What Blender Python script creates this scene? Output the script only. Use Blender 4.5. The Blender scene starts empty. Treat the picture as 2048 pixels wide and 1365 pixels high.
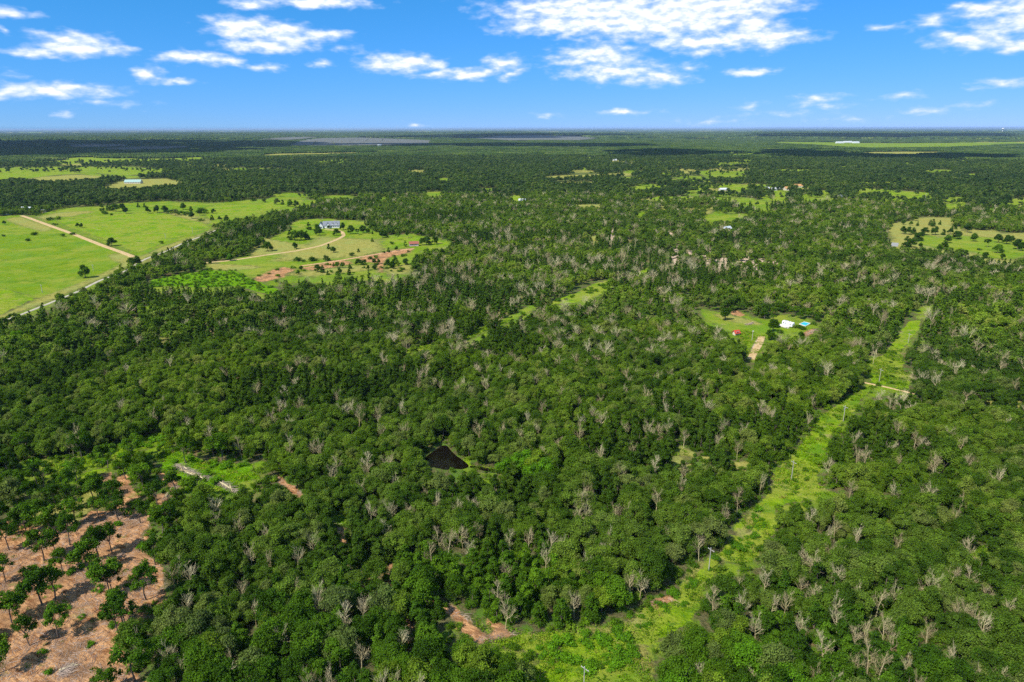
import bpy, math, random, time
import numpy as np
T0 = time.time()
rng = np.random.default_rng(7)
random.seed(7)
scene = bpy.context.scene
COL = scene.collection
rad = math.radians

# ------------------------------------------------------------------ camera
CAM_H = 120.0
PITCH = math.atan(425.5 / 1365.0)
cam = bpy.data.cameras.new('camera')
cam.sensor_width = 36.0
cam.lens = 36.0 * 1365.0 / 2048.0
cam.clip_start = 1.0
cam.clip_end = 300000.0
cam_ob = bpy.data.objects.new('camera', cam)
COL.objects.link(cam_ob)
cam_ob.location = (0, 0, CAM_H)
from mathutils import Matrix, Vector, Euler
cam_ob.matrix_world = Matrix.Translation((0, 0, CAM_H)) @ Matrix.Rotation(math.pi / 2 - PITCH, 4, 'X') @ Matrix.Rotation(rad(-0.10), 4, 'Z')
scene.camera = cam_ob

# ------------------------------------------------------------------ light
SUN_EL = 50.0
SH_AZ = 42.0           # direction (from +x towards +y) in which shadows fall
SKY_STRENGTH = 0.085
SUN_STRENGTH = 4.6
EXPOSURE = 0.40
LD = Vector((math.cos(rad(SUN_EL)) * math.cos(rad(SH_AZ)), math.cos(rad(SUN_EL)) * math.sin(rad(SH_AZ)), -math.sin(rad(SUN_EL))))
sun = bpy.data.lights.new('sun', 'SUN')
sun.energy = SUN_STRENGTH
sun.angle = rad(0.53)
sun.color = (1.0, 0.955, 0.88)
sun_ob = bpy.data.objects.new('sun', sun)
COL.objects.link(sun_ob)
sun_ob.rotation_euler = LD.to_track_quat('-Z', 'Y').to_euler()
sun_ob.location = (0, 0, 3000)

vs = scene.view_settings
vs.view_transform = 'Standard'
try: vs.look = 'None'
except Exception: pass
vs.exposure = EXPOSURE
vs.gamma = 1.0
vs.use_curve_mapping = False
scene.render.engine = 'CYCLES'
cy = scene.cycles
cy.max_bounces = 5; cy.diffuse_bounces = 2; cy.glossy_bounces = 2
cy.transmission_bounces = 3; cy.volume_bounces = 0; cy.transparent_max_bounces = 4
cy.use_adaptive_sampling = True; cy.adaptive_threshold = 0.02
cy.use_denoising = False
cy.caustics_reflective = False; cy.caustics_refractive = False

F = 1365.0
def px_dir(x, y):
    u = (x - 1024.0) / F; v = (y - 682.5) / F
    return (u, math.cos(PITCH) - v * math.sin(PITCH), -math.sin(PITCH) - v * math.cos(PITCH))
def G(x, y, z=0.0):
    d = px_dir(x, y)
    t = (z - CAM_H) / d[2]
    return (d[0] * t, d[1] * t)
def proj(P):
    """world points (n,3) -> photo pixels (n,2), depth"""
    P = np.atleast_2d(P).astype(float)
    X = P[:, 0]; Y = P[:, 1]; Z = P[:, 2] - CAM_H
    dep = Y * math.cos(PITCH) - Z * math.sin(PITCH)
    up = Y * math.sin(PITCH) + Z * math.cos(PITCH)
    dep = np.where(dep < 1, 1, dep)
    return np.stack([1024 + F * X / dep, 682.5 - F * up / dep], 1), dep

# ------------------------------------------------------------------ node helpers
class NT:
    def __init__(s, tree):
        s.t = tree; s.n = tree.nodes; s.l = tree.links
    def new(s, typ, **kw):
        n = s.n.new(typ)
        for k, v in kw.items(): setattr(n, k, v)
        return n
    def put(s, node, key, val):
        i = node.inputs[key]
        if isinstance(val, bpy.types.NodeSocket): s.l.new(val, i)
        elif val is not None: i.default_value = val
    def math(s, op, a, b=None, c=None, clamp=False):
        n = s.new('ShaderNodeMath', operation=op, use_clamp=clamp)
        s.put(n, 0, a)
        if b is not None: s.put(n, 1, b)
        if c is not None: s.put(n, 2, c)
        return n.outputs[0]
    def vec(s, op, a, b=None, c=None, out=0):
        n = s.new('ShaderNodeVectorMath', operation=op)
        s.put(n, 0, a)
        if b is not None: s.put(n, 1, b)
        if c is not None: s.put(n, 2, c)
        return n.outputs[out]
    def mix(s, f, a, b, mode='MIX'):
        n = s.new('ShaderNodeMix', data_type='RGBA', blend_type=mode)
        s.put(n, 0, f); s.put(n, 6, a); s.put(n, 7, b)
        return n.outputs[2]
    def noise(s, vec, scale, detail=4.0, rough=0.55, dist=0.0, col=False):
        n = s.new('ShaderNodeTexNoise')
        if vec is not None: s.put(n, 'Vector', vec)
        n.inputs['Scale'].default_value = scale
        n.inputs['Detail'].default_value = detail
        n.inputs['Roughness'].default_value = rough
        n.inputs['Distortion'].default_value = dist
        return n.outputs[1 if col else 0]
    def ramp(s, f, stops, interp='LINEAR'):
        n = s.new('ShaderNodeValToRGB')
        cr = n.color_ramp; cr.interpolation = interp
        while len(cr.elements) < len(stops): cr.elements.new(0.5)
        for e, (p, c) in zip(cr.elements, stops):
            e.position = p; e.color = (*c, 1) if len(c) == 3 else c
        s.put(n, 0, f)
        return n.outputs[0]
    def maprange(s, v, a, b, c=0.0, d=1.0, smooth=True):
        n = s.new('ShaderNodeMapRange')
        n.interpolation_type = 'SMOOTHSTEP' if smooth else 'LINEAR'
        s.put(n, 0, v)
        for k, x in zip((1, 2, 3, 4), (a, b, c, d)): s.put(n, k, x)
        return n.outputs[0]

def px_azel(x, y):
    d = px_dir(x, y)
    return math.degrees(math.atan2(d[0], d[1])), math.degrees(math.atan2(d[2], math.hypot(d[0], d[1])))

# ------------------------------------------------------------------ sky
world = bpy.data.worlds.new('World')
scene.world = world
world.use_nodes = True
w = NT(world.node_tree)
w.n.clear()
sky = w.new('ShaderNodeTexSky', sky_type='NISHITA')
sky.sun_disc = False
sky.sun_elevation = rad(SUN_EL)
# the sky's sun stands where the lamp stands: towards -LD
sky.sun_rotation = math.atan2(-LD.x, -LD.y)
sky.altitude = 100; sky.air_density = 1.0; sky.dust_density = 0.0; sky.ozone_density = 10.0
tc = w.new('ShaderNodeTexCoord')
sep = w.new('ShaderNodeSeparateXYZ'); w.l.new(tc.outputs['Generated'], sep.inputs[0])
dx, dy, dz = sep.outputs
w.l.new(w.vec('NORMALIZE', w.vec('ADD', tc.outputs['Generated'], (0, 0, .028))), sky.inputs[0])
skx = w.new('ShaderNodeSeparateColor')
w.l.new(w.mix(1.0, sky.outputs[0], (SKY_STRENGTH, SKY_STRENGTH, SKY_STRENGTH, 1), 'MULTIPLY'), skx.inputs[0])
skc = w.new('ShaderNodeCombineColor')
w.l.new(w.math('MULTIPLY', w.math('POWER', skx.outputs[0], 1.35), .80), skc.inputs[0])
w.l.new(w.math('MULTIPLY', w.math('POWER', skx.outputs[1], .66), .66), skc.inputs[1])
w.l.new(w.math('MULTIPLY', skx.outputs[2], 1.38), skc.inputs[2])
az = w.math('MULTIPLY', w.math('ARCTAN2', dx, dy), 57.29578)
el = w.math('MULTIPLY', w.math('ARCSINE', dz), 57.29578)
cmb = w.new('ShaderNodeCombineXYZ'); w.l.new(az, cmb.inputs[0]); w.l.new(el, cmb.inputs[1])
P = cmb.outputs[0]
Pst = w.vec('MULTIPLY', P, (1.0, 2.4, 1.0))
warp = w.noise(Pst, 0.42, 3.0, 0.55, col=True)
wv = w.vec('MULTIPLY', w.vec('SUBTRACT', warp, (0.5, 0.5, 0.5)), (2.2, 0.75, 0.0))
PW = w.vec('ADD', P, wv)
CL = [ # centre x, y, half sizes in photo pixels, weight
 (150,90,75,22,1.2),(60,104,65,9,1),(230,100,45,9,.9),(110,180,120,14,1),(25,186,50,10,.9),(150,172,45,10,.9),
 (20,25,32,10,.8),(78,31,22,5,.5),(95,67,42,5,.6),(8,60,14,9,.7),
 (490,54,66,20,1.2),(565,68,75,20,1.15),(645,70,60,10,.9),(535,92,90,13,1),(694,68,16,6,.6),
 (395,114,75,13,1.05),(460,118,42,10,.9),(535,133,32,7,.7),(480,131,26,4,.5),
 (298,148,34,15,.9),(362,161,46,5,.75),(505,8,48,10,.95),(640,5,95,10,1.1),
 (800,126,72,16,1.15),(872,129,26,9,.9),(765,133,42,8,.9),(646,127,24,6,.7),
 (940,147,52,11,1),(880,150,50,8,.9),(1008,132,40,18,.85),(1015,152,20,9,.6),
 (1190,18,200,26,1.2),(1140,50,140,20,1.1),(1330,38,190,36,1.3),(1410,15,170,26,1.2),(1500,46,62,32,.95),
 (1435,82,160,15,1.15),(1545,76,60,20,1.2),(1085,18,100,16,1),(1060,54,55,12,.8),(1540,4,18,6,.5),
 (1200,108,80,22,.95),(1150,122,60,11,.75),(1230,142,100,20,.9),(1310,158,62,14,.9),(1180,98,44,9,.7),
 (1505,146,50,9,.85),(1385,136,24,10,.45),(1170,80,22,5,.45),(1400,104,55,9,.45),
 (1985,22,80,18,.95),(1995,50,55,14,.8),(1950,82,95,15,1),(2035,92,60,14,1.05),(1890,72,50,11,.7),(1868,40,32,14,.6),
 (1780,55,42,6,.55),(1918,12,24,9,.7),(2044,30,45,40,.9),
 (2012,168,52,9,.8),(1970,182,26,5,.6),(1800,191,44,7,.5),(1630,200,44,9,.7),(1665,214,50,5,.5),(1500,212,28,6,.4),
 (1852,223,44,7,.65),(1960,214,44,6,.4),(1248,226,42,6,.65),(1325,221,22,5,.45),(1095,232,24,5,.4),(832,250,24,4,.45),
 (124,228,24,5,.4),(1430,246,60,5,.35),(1565,228,70,5,.3),(1690,240,60,5,.3),(215,205,60,6,.3),(700,100,40,6,.25),(20,150,40,6,.3),
]
field = None
for (cx, cy_, rx, ry, wt) in CL:
    a0, e0 = px_azel(cx, cy_)
    a1, _ = px_azel(cx + rx, cy_); _, e1 = px_azel(cx, cy_ - ry)
    sx = 1.0 / max(a1 - a0, .05); sy = 1.0 / max(e1 - e0, .05)
    sx *= .72; sy *= .66
    d = w.vec('MULTIPLY_ADD', PW, (sx, sy, 0.0), (-a0 * sx, -e0 * sy, 0.0))
    ln = w.vec('LENGTH', d, out=1)
    f = w.math('MULTIPLY_ADD', ln, -1.0 * wt, wt)
    field = f if field is None else w.math('SMOOTH_MAX', field, f, 0.12)
fb = w.noise(Pst, 0.8, 3.6, 0.5)
fb2 = w.noise(w.vec('ADD', Pst, (31.0, 7.0, 0.0)), 3.2, 5.0, 0.6)
dens = w.math('ADD', field, w.math('MULTIPLY', w.math('SUBTRACT', fb, 0.5), 1.4))
alpha = w.maprange(dens, -.06, 0.95)
alpha = w.math('MULTIPLY', w.math('POWER', alpha, 0.9), 0.97)
# shade painted into the clouds: undersides turn blue grey, tops stay white
fb_up = w.noise(w.vec('ADD', Pst, (0.0, .75, 0.0)), 0.8, 3.6, 0.5)
under = w.math('ADD', w.math('MULTIPLY', w.math('SUBTRACT', fb, fb_up), 3.2), w.math('MULTIPLY', w.math('SUBTRACT', fb2, .5), .9))
core = w.math('MULTIPLY', w.maprange(under, -.75, .35), w.maprange(dens, .1, .8))
ccol = w.mix(core, (0.50, 0.62, 0.86, 1), (0.84, 0.86, 0.89, 1))
# broken cloud added over the unseen rest of the sky, keeps ambient light neutral
rest_sky = w.math('MULTIPLY', w.maprange(el, 11.0, 16.0), w.maprange(w.noise(w.vec('ADD', w.vec('MULTIPLY', P, (.35, .9, 1)), (40., 3., 9.)), .22, 6.0, .6), .45, .60))
alpha = w.math('MAXIMUM', alpha, rest_sky)
skyc = skc.outputs[0]
final = w.mix(alpha, skyc, ccol)
bg = w.new('ShaderNodeBackground')
w.l.new(final, bg.inputs[0]); bg.inputs[1].default_value = 1.0
wo = w.new('ShaderNodeOutputWorld'); w.l.new(bg.outputs[0], wo.inputs[0])
world.cycles.sampling_method = 'MANUAL'
world.cycles.sample_map_resolution = 256

# ------------------------------------------------------------------ land cover, drawn on the ground
# (kind, soft edge m, tree-free, points in photo pixels laid on the ground plane)
RAW = [
 # the long utility cut through the woods
 ('lime',1.6,[(1050,1400),(1062,1345),(1085,1312),(1040,1300),(975,1290),(925,1262),(893,1222),(905,1212),(950,1238),(1000,1262),(1062,1266),(1120,1262),(1180,1252),(1215,1256),(1262,1236),(1300,1206),(1350,1190),(1372,1158),(1402,1124),(1440,1105),(1462,1082),(1470,1050),(1500,1022),(1520,1006),(1543,984),(1547,946),(1568,930),(1592,902),(1618,868),(1642,832),(1672,815),(1702,792),(1726,778),(1742,765),(1730,722),(1768,712),(1776,700),(1790,682),(1806,660),(1818,644),(1842,640),(1838,660),(1812,690),(1800,706),(1810,722),(1803,742),(1822,750),(1817,782),(1800,786),(1788,768),(1752,772),(1722,800),(1712,820),(1690,838),(1662,870),(1652,905),(1650,925),(1632,952),(1640,975),(1676,990),(1660,1000),(1610,1002),(1560,1012),(1550,1020),(1550,1068),(1527,1088),(1512,1120),(1475,1128),(1442,1122),(1428,1150),(1404,1182),(1398,1218),(1376,1250),(1340,1268),(1304,1292),(1306,1330),(1312,1400)]),
 ('lime',2,[(1560,1098),(1600,1085),(1650,1092),(1620,1105),(1570,1110)]) if False else None,
 ('lime',3,[(1096,608),(1115,598),(1150,588),(1190,567),(1226,560),(1224,575),(1196,592),(1150,606),(1110,610)]),
 ('olive',2.5,[(998,642),(1030,627),(1066,608),(1085,606),(1058,624),(1020,644),(1002,650)]),
 ('olive',2.5,[(925,676),(960,656),(985,646),(975,660),(945,676),(930,681)]),
 ('lime',4,[(1270,548),(1310,530),(1322,524),(1318,534),(1280,552)]),
 ('dry',2.4,[(1258,1285),(1290,1290),(1302,1345),(1285,1345),(1270,1310)]),
 ('red',2.2,[(1100,1296),(1118,1290),(1124,1310),(1112,1325)]),
 ('dry',2.4,[(1120,1262),(1160,1258),(1215,1258),(1262,1240),(1258,1254),(1210,1270),(1165,1272)]),
 ('red',2.0,[(1296,1205),(1340,1190),(1346,1202),(1302,1218)]),
 ('dry',2.4,[(1476,1072),(1492,1034),(1515,1016),(1520,1030),(1500,1062),(1484,1078)]),
 ('dry',2.4,[(1368,1160),(1398,1128),(1412,1126),(1390,1156),(1376,1172)]),
 ('olive',2,[(1752,1052),(1790,1040),(1802,1060),(1780,1070)]),
 ('olive',2,[(1936,1100),(1968,1092),(1985,1105),(1960,1118),(1940,1114)]),
 ('dry',1.6,[(1340,898),(1362,894),(1392,908),(1384,916),(1352,912)]),
 ('dry',1.6,[(1404,914),(1422,914),(1424,926),(1408,924)]),
 ('dry',1.8,[(1458,928),(1488,924),(1535,934),(1528,942),(1484,936),(1468,952),(1458,950)]),
 # bottom left: cleared red ground
 ('red',1.5,[(-40,1050),(20,1040),(60,1052),(110,1050),(160,1040),(182,1020),(235,1022),(262,1030),(275,1018),(300,1022),(298,1048),(282,1070),(284,1100),(300,1108),(322,1132),(330,1160),(326,1192),(292,1200),(270,1226),(238,1264),(240,1290),(256,1322),(286,1365),(300,1420),(-60,1420)]),
 ('red',1.5,[(200,948),(222,944),(222,962),(204,962)]),
 ('red',1.5,[(235,952),(258,948),(262,975),(285,985),(270,1008),(238,1018),(205,1000),(232,985)]),
 ('red',1.5,[(315,942),(345,950),(358,972),(372,975),(340,975),(322,960)]),
 ('red',1.5,[(300,990),(330,985),(342,1008),(320,1018),(305,1008)]),
 ('dry',1.5,[(150,990),(200,975),(212,990),(180,1005),(140,1030),(60,1040),(30,1030),(90,1010)]),
 ('olive',1.6,[(28,930),(70,915),(130,920),(190,905),(240,893),(300,868),(345,856),(352,862),(320,872),(330,885),(282,900),(250,910),(190,925),(155,940),(80,945),(32,945)]),
 ('lime',1.4,[(160,945),(205,935),(216,940),(190,952),(165,960)]),
 ('rich',1.6,[(325,912),(350,902),(400,918),(420,928),(480,930),(520,922),(532,932),(500,940),(520,955),(475,965),(460,990),(420,975),(380,965),(345,950),(320,935)]),
 ('red',1.4,[(550,948),(558,946),(574,968),(590,972),(612,998),(598,1000),(580,985),(560,970)]),
 ('olive',1.4,[(505,925),(530,920),(530,938),(508,940)]),
 ('red',1.4,[(660,1040),(680,1048),(700,1060),(692,1070),(670,1062)]),
 ('olive',1.4,[(662,1030),(700,1028),(705,1045),(680,1052),(664,1044)]),
 ('red',1.4,[(705,1160),(720,1140),(745,1130),(785,1128),(782,1142),(750,1140),(722,1158),(710,1168)]),
 ('red',1.4,[(798,1152),(816,1150),(820,1162),(802,1166)]),
 ('red',1.4,[(850,1172),(868,1160),(872,1176),(858,1190)]),
 ('red',1.4,[(800,1240),(822,1232),(830,1248),(818,1272),(806,1262)]),
 ('olive',1.4,[(815,1228),(835,1230),(838,1245),(822,1240)]),
 ('red',2.6,[(888,1214),(902,1210),(930,1234),(960,1258),(975,1270),(985,1262),(975,1240),(1000,1252),(1030,1272),(1010,1276),(960,1288),(920,1262)]),
 # house meadow
 ('olive',3,[(405,530),(470,518),(500,505),(512,485),(535,478),(560,468),(585,455),(600,440),(640,436),(662,438),(690,440),(734,442),(732,452),(750,462),(775,470),(830,468),(868,476),(906,482),(902,494),(868,498),(842,500),(826,520),(822,545),(790,550),(760,552),(740,548),(700,550),(660,556),(600,552),(560,558),(520,560),(498,556),(470,545),(430,545)]),
 ('lime',3,[(580,448),(604,438),(640,438),(645,444),(610,452),(588,456)]),
 ('lime',3,[(760,478),(830,474),(905,484),(890,492),(850,490),(800,496),(740,500),(700,500),(690,488)]),
 ('red',9,[(480,566),(520,552),(545,540),(565,534),(590,538),(580,550),(540,560),(500,570)]),
 ('red',8,[(600,536),(640,529),(665,521),(700,522),(705,527),(665,535),(625,541)]),
 ('red',8,[(715,518),(745,509),(790,500),(825,497),(820,505),(775,515),(765,528),(772,545),(758,545),(752,525),(725,524)]),
 ('dry',6,[(560,548),(640,540),(700,532),(745,530),(740,540),(690,545),(620,552)]),
 ('dry',6,[(770,540),(800,530),(822,528),(815,548),(780,548)]),
 ('dry',14,[(640,474),(760,480),(770,500),(700,514),(600,520),(545,522),(600,500)]),
 ('dry',3,[(520,475),(620,492),(700,508),(760,500),(720,512),(640,512),(560,508),(500,512)]),
 ('dry',4,[(410,525),(440,528),(530,532),(500,538),(430,540)]),
 ('rich',3,[(300,560),(360,548),(420,540),(470,540),(500,556),(560,580),(540,590),(480,572),(420,575),(360,572),(300,572)]),
 # fields on the left
 ('olive',5,[(-80,432),(45,430),(62,434),(150,466),(268,514),(240,534),(205,555),(150,580),(90,602),(40,620),(0,630),(-80,655)]),
 ('dry',5,[(-80,655),(0,628),(60,603),(120,580),(180,558),(232,534),(262,514),(292,508),(320,494),(350,484),(404,466),(428,454),(432,457),(400,472),(330,499),(289,515),(250,534),(200,556),(150,578),(95,602),(40,622),(-60,655)]),
 ('lime',5,[(0,600),(60,590),(0,575),(-60,570),(-60,640),(0,628),(70,596),(60,590)]),
 ('dry',5,[(10,434),(40,432),(60,440),(110,455),(90,462),(50,452),(20,442)]),
 ('dry',4,[(215,508),(250,505),(270,514),(245,524),(230,522)]),
 ('olive',5,[(62,430),(100,420),(150,413),(200,411),(260,405),(330,402),(420,405),(520,398),(562,393),(600,396),(642,402),(612,410),(585,416),(560,420),(500,434),(470,440),(432,446),(424,458),(404,466),(380,474),(350,484),(320,494),(292,508),(276,512),(180,474),(110,448)]),
 ('lime',5,[(115,440),(150,436),(210,428),(270,425),(330,424),(385,434),(412,446),(420,454),(395,462),(340,480),(300,496),(280,503),(262,500),(190,470),(130,450)]),
 ('lime',6,[(400,420),(420,412),(470,408),(530,405),(562,400),(600,398),(612,404),(580,410),(540,420),(500,430),(460,434),(420,438)]),
 ('dry',6,[(330,424),(385,430),(420,440),(418,446),(400,444),(360,434)]),
 ('dry',6,[(70,432),(140,422),(200,420),(140,432),(90,438)]),
 ('dry',6,[(52,357),(90,352),(150,349),(196,349),(214,356),(170,360),(100,362),(70,360)]),
 ('dry',6,[(200,376),(225,368),(240,362),(260,358),(330,356),(366,362),(368,367),(320,372),(290,376),(240,378)]),
 ('lime',10,[(-60,352),(-60,336),(60,333),(160,332),(330,336),(336,345),(250,350),(200,346),(120,348),(50,356),(0,360)]),
 ('lime',10,[(110,321),(180,315),(300,317),(405,315),(400,320),(300,322),(240,324),(160,326),(120,327)]),
 ('olive',10,[(345,321),(400,317),(402,320),(360,324)]),
 ('dry',10,[(510,311),(560,307),(640,306),(762,304),(764,307),(690,310),(600,312),(520,314)]),
 ('olive',8,[(630,325),(655,320),(700,318),(702,322),(680,328),(650,328)]),
 ('olive',8,[(150,345),(250,350),(300,352),(260,356),(180,350)]),
 # middle far meadows
 ('dry',8,[(1086,354),(1130,351),(1180,350),(1250,346),(1272,346),(1260,352),(1200,354),(1150,356),(1100,358)]),
 ('dry',6,[(1095,366),(1150,364),(1196,364),(1190,368),(1110,368)]),
 ('dry',8,[(1333,344),(1352,338),(1390,340),(1402,344),(1372,350),(1345,350)]),
 ('olive',8,[(1398,348),(1420,342),(1500,338),(1506,344),(1480,350),(1505,354),(1470,357),(1420,356)]),
 ('dry',8,[(1410,342),(1440,337),(1508,338),(1500,342),(1450,344)]),
 ('lime',5,[(1250,376),(1290,371),(1340,372),(1330,378),(1280,382),(1256,380)]),
 ('lime',5,[(1368,378),(1400,369),(1440,368),(1530,371),(1528,376),(1500,380),(1470,388),(1400,387),(1372,386)]),
 ('lime',5,[(1520,394),(1545,388),(1575,386),(1577,402),(1560,405),(1530,402)]),
 ('dry',4,[(1570,376),(1620,376),(1612,382),(1575,382)]),
 ('lime',5,[(1640,384),(1655,380),(1668,385),(1660,392),(1645,392)]),
 ('lime',6,[(1702,392),(1725,378),(1760,380),(1800,384),(1860,386),(1880,394),(1878,404),(1840,400),(1800,406),(1780,412),(1760,398),(1730,396)]),
 ('lime',6,[(2010,410),(2024,400),(2060,398),(2070,410),(2050,416),(2020,412)]),
 ('olive',6,[(1960,418),(2000,416),(2000,424),(1970,424)]),
 ('olive',5,[(1402,432),(1428,428),(1470,430),(1500,428),(1496,436),(1478,442),(1460,448),(1434,456),(1428,446),(1404,440)]),
 ('olive',4,[(1540,444),(1562,448),(1558,456),(1544,452)]),
 # right pasture
 ('dry',5,[(1772,460),(1780,448),(1806,446),(1830,440),(1860,436),(1900,438),(1915,446),(1900,452),(1940,462),(1990,462),(2000,468),(2070,470),(2070,506),(2040,512),(2030,522),(1992,522),(1960,512),(1925,504),(1900,506),(1850,500),(1820,498),(1790,496),(1776,492),(1790,478)]),
 ('olive',5,[(1900,472),(1960,476),(2070,484),(2070,506),(2030,520),(1980,518),(1940,504),(1880,500),(1840,492),(1870,480)]),
 ('olive',5,[(1828,478),(1850,470),(1880,474),(1860,492),(1834,488)]),
 # far right fields
 ('olive',12,[(1535,284),(1600,284),(1700,286),(1850,287),(1960,286),(2100,284),(2100,291),(2000,292),(1940,296),(1850,298),(1760,299),(1690,297),(1640,292),(1560,288)]),
 ('dry',12,[(1700,309),(1740,306),(1800,305),(1892,305),(1880,309),(1830,313),(1790,313),(1740,311)]),
 ('olive',12,[(1560,298),(1640,300),(1720,302),(1700,304),(1600,302)]),
 ('lime',8,[(1455,310),(1500,308),(1540,311),(1500,314),(1465,315)]),
 ('lime',8,[(1415,324),(1470,320),(1510,322),(1508,328),(1440,329)]),
 ('dry',10,[(1490,275),(1545,273),(1550,275),(1500,277)]),
 ('dry',10,[(1770,278),(1800,276),(1848,278),(1800,280)]),
 ('olive',10,[(1250,292),(1300,291),(1320,294),(1260,295)]),
 ('dry',12,[(1430,268),(1500,267),(1500,268.5),(1430,269)]),
 # camper clearing
 ('olive',3,[(1398,616),(1412,622),(1430,626),(1462,625),(1490,622),(1500,636),(1536,640),(1560,630),(1590,632),(1622,640),(1626,650),(1640,648),(1632,660),(1616,676),(1590,668),(1560,672),(1535,680),(1528,694),(1516,708),(1500,708),(1492,694),(1480,680),(1462,668),(1440,652),(1412,642),(1402,628)]),
 ('red',2,[(1460,624),(1476,622),(1494,634),(1480,634),(1464,632)]),
 ('red',2,[(1604,668),(1618,662),(1630,658),(1625,668),(1612,676)]),
 ('dry',2.5,[(1424,628),(1460,632),(1505,642),(1530,652),(1500,650),(1450,642)]),
 ('sand',1.5,[(1516,676),(1530,674),(1524,690),(1514,706),(1500,708),(1504,696)]),
 ('lime',2,[(1672,614),(1682,610),(1686,620),(1678,624)]),
 # sandy openings among scattered trees
 ('sand',4.5,[(1342,486),(1356,482),(1360,498),(1352,506),(1362,516),(1350,526),(1340,512)]),
 ('sand',4.5,[(1374,500),(1388,498),(1386,508),(1376,510)]),
 ('sand',4.5,[(1406,506),(1424,503),(1426,516),(1412,524)]),
 ('sand',4.5,[(1430,520),(1452,516),(1456,530),(1436,532)]),
 ('sand',4.5,[(1474,512),(1496,508),(1498,520),(1480,522)]),
 ('sand',4.5,[(1496,526),(1524,518),(1530,528),(1508,534)]),
 ('sand',4.5,[(1534,516),(1560,524),(1556,530),(1538,528)]),
 ('sand',2.5,[(1218,462),(1228,460),(1230,480),(1222,488)]),
 ('sand',2.5,[(1252,458),(1262,458),(1266,470),(1256,470)]),
 ('sand',4.5,[(1330,462),(1346,466),(1344,474),(1332,472)]),
 ('dry',2.5,[(1180,474),(1196,472),(1198,480),(1184,482)]),
 ('lime',2.5,[(1016,394),(1038,390),(1052,394),(1048,404),(1026,404)]),
 ('olive',2.5,[(1266,432),(1290,420),(1296,428),(1276,438)]),
 ('dry',2.5,[(1320,414),(1340,412),(1342,420),(1326,422)]),
 # openings lower left of centre and others
 ('dry',1.6,[(266,633),(284,632),(280,642),(268,640)]),
 ('olive',1.6,[(282,614),(300,610),(298,618),(286,622)]),
 ('olive',1.6,[(340,612),(360,616),(366,632),(356,626)]),
 ('dry',1.6,[(318,660),(330,658),(328,666),(320,668)]),
 ('olive',1.4,[(644,750),(656,746),(656,764),(648,764)]),
 ('lime',1.4,[(800,705),(835,692),(870,686),(868,694),(830,704),(804,710)]),
 ('dry',1.4,[(1925,800),(1990,804),(1985,812),(1930,808)]),
 ('dry',1.4,[(2020,806),(2048,800),(2060,815),(2030,820)]),
 ('lime',1.4,[(925,918),(932,914),(942,930),(960,932),(1000,938),(985,944),(950,940),(934,932)]),
 ('rich',1.4,[(986,918),(1000,912),(1012,925),(1000,930)]),
 ('red',1.4,[(1764,1000),(1776,998),(1782,1006),(1766,1008)]),
 ('olive',1.2,[(1120,1375),(1200,1340),(1262,1330),(1290,1370),(1290,1420),(1100,1420)]),
]
RAW = [r for r in RAW if r]
_g = np.random.default_rng(77)
for (xa, xb, ya, yb, n_, kinds) in [(0,560,312,345,14,('lime','olive','dry')),(700,1240,300,345,9,('olive','dry')),(1240,1600,318,362,14,('olive','dry','lime')),(1560,2048,322,360,5,('olive',)),(1240,1780,366,400,16,('olive','lime','dry')),(1780,2048,395,430,5,('lime',)),(380,1000,352,400,6,('olive',)),(1100,1500,405,450,8,('olive','dry')),(560,1240,262,276,8,('olive','dry')),(1240,2048,262,284,14,('olive','dry')),(0,560,263,274,6,('olive',)),(1500,1760,405,470,7,('olive','dry')),(1840,2048,560,800,5,('olive',))]:
    for _ in range(n_):
        x = xa + _g.random() * (xb - xa); y = ya + _g.random() * (yb - ya); k_ = (y - 255) / 60.0
        rx = (14 + 34 * _g.random()) * (1 if y < 420 else .35); ry = max(.45, 2.4 * k_ * (.4 + .8 * _g.random()) * (1 if y < 420 else .5))
        RAW.append((kinds[_g.integers(len(kinds))], 4 + 5 * (y < 330), [(x + rx * math.cos(t) * (.7 + .5 * _g.random()), max(261.5, y + ry * math.sin(t) * (.7 + .5 * _g.random()))) for t in np.linspace(0, 6.283, 8)[:-1]]))
POND = [(852,932),(848,915),(868,902),(880,893),(893,890),(900,900),(912,912),(925,920),(940,933),(928,938),(906,937),(890,940),(866,934)]
CHAN = [(940,931),(960,934),(985,938),(1000,944),(985,947),(960,940),(938,936)]
SOLAR = [[(582,292),(600,283),(640,277),(720,276),(800,279),(862,282),(858,289),(760,291),(690,293)],
         [(940,277),(1000,273),(1080,272),(1160,274),(1195,278),(1160,282),(1080,281),(1020,282)],
         [(134,291),(170,288.5),(246,289),(262,293),(190,295),(150,295)],
         [(205,298),(280,294),(372,293),(382,296),(320,300),(230,301)],
         [(520,279),(570,275),(640,274),(640,276),(580,280)]]
POLY = []
for kind, soft, pts in RAW:
    a = np.array([G(*p) for p in pts]); POLY.append((kind, soft, a))
pond_w = np.array([G(*p) for p in POND]); chan_w = np.array([G(*p) for p in CHAN])
solar_w = [np.array([G(*p) for p in s]) for s in SOLAR]

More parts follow.
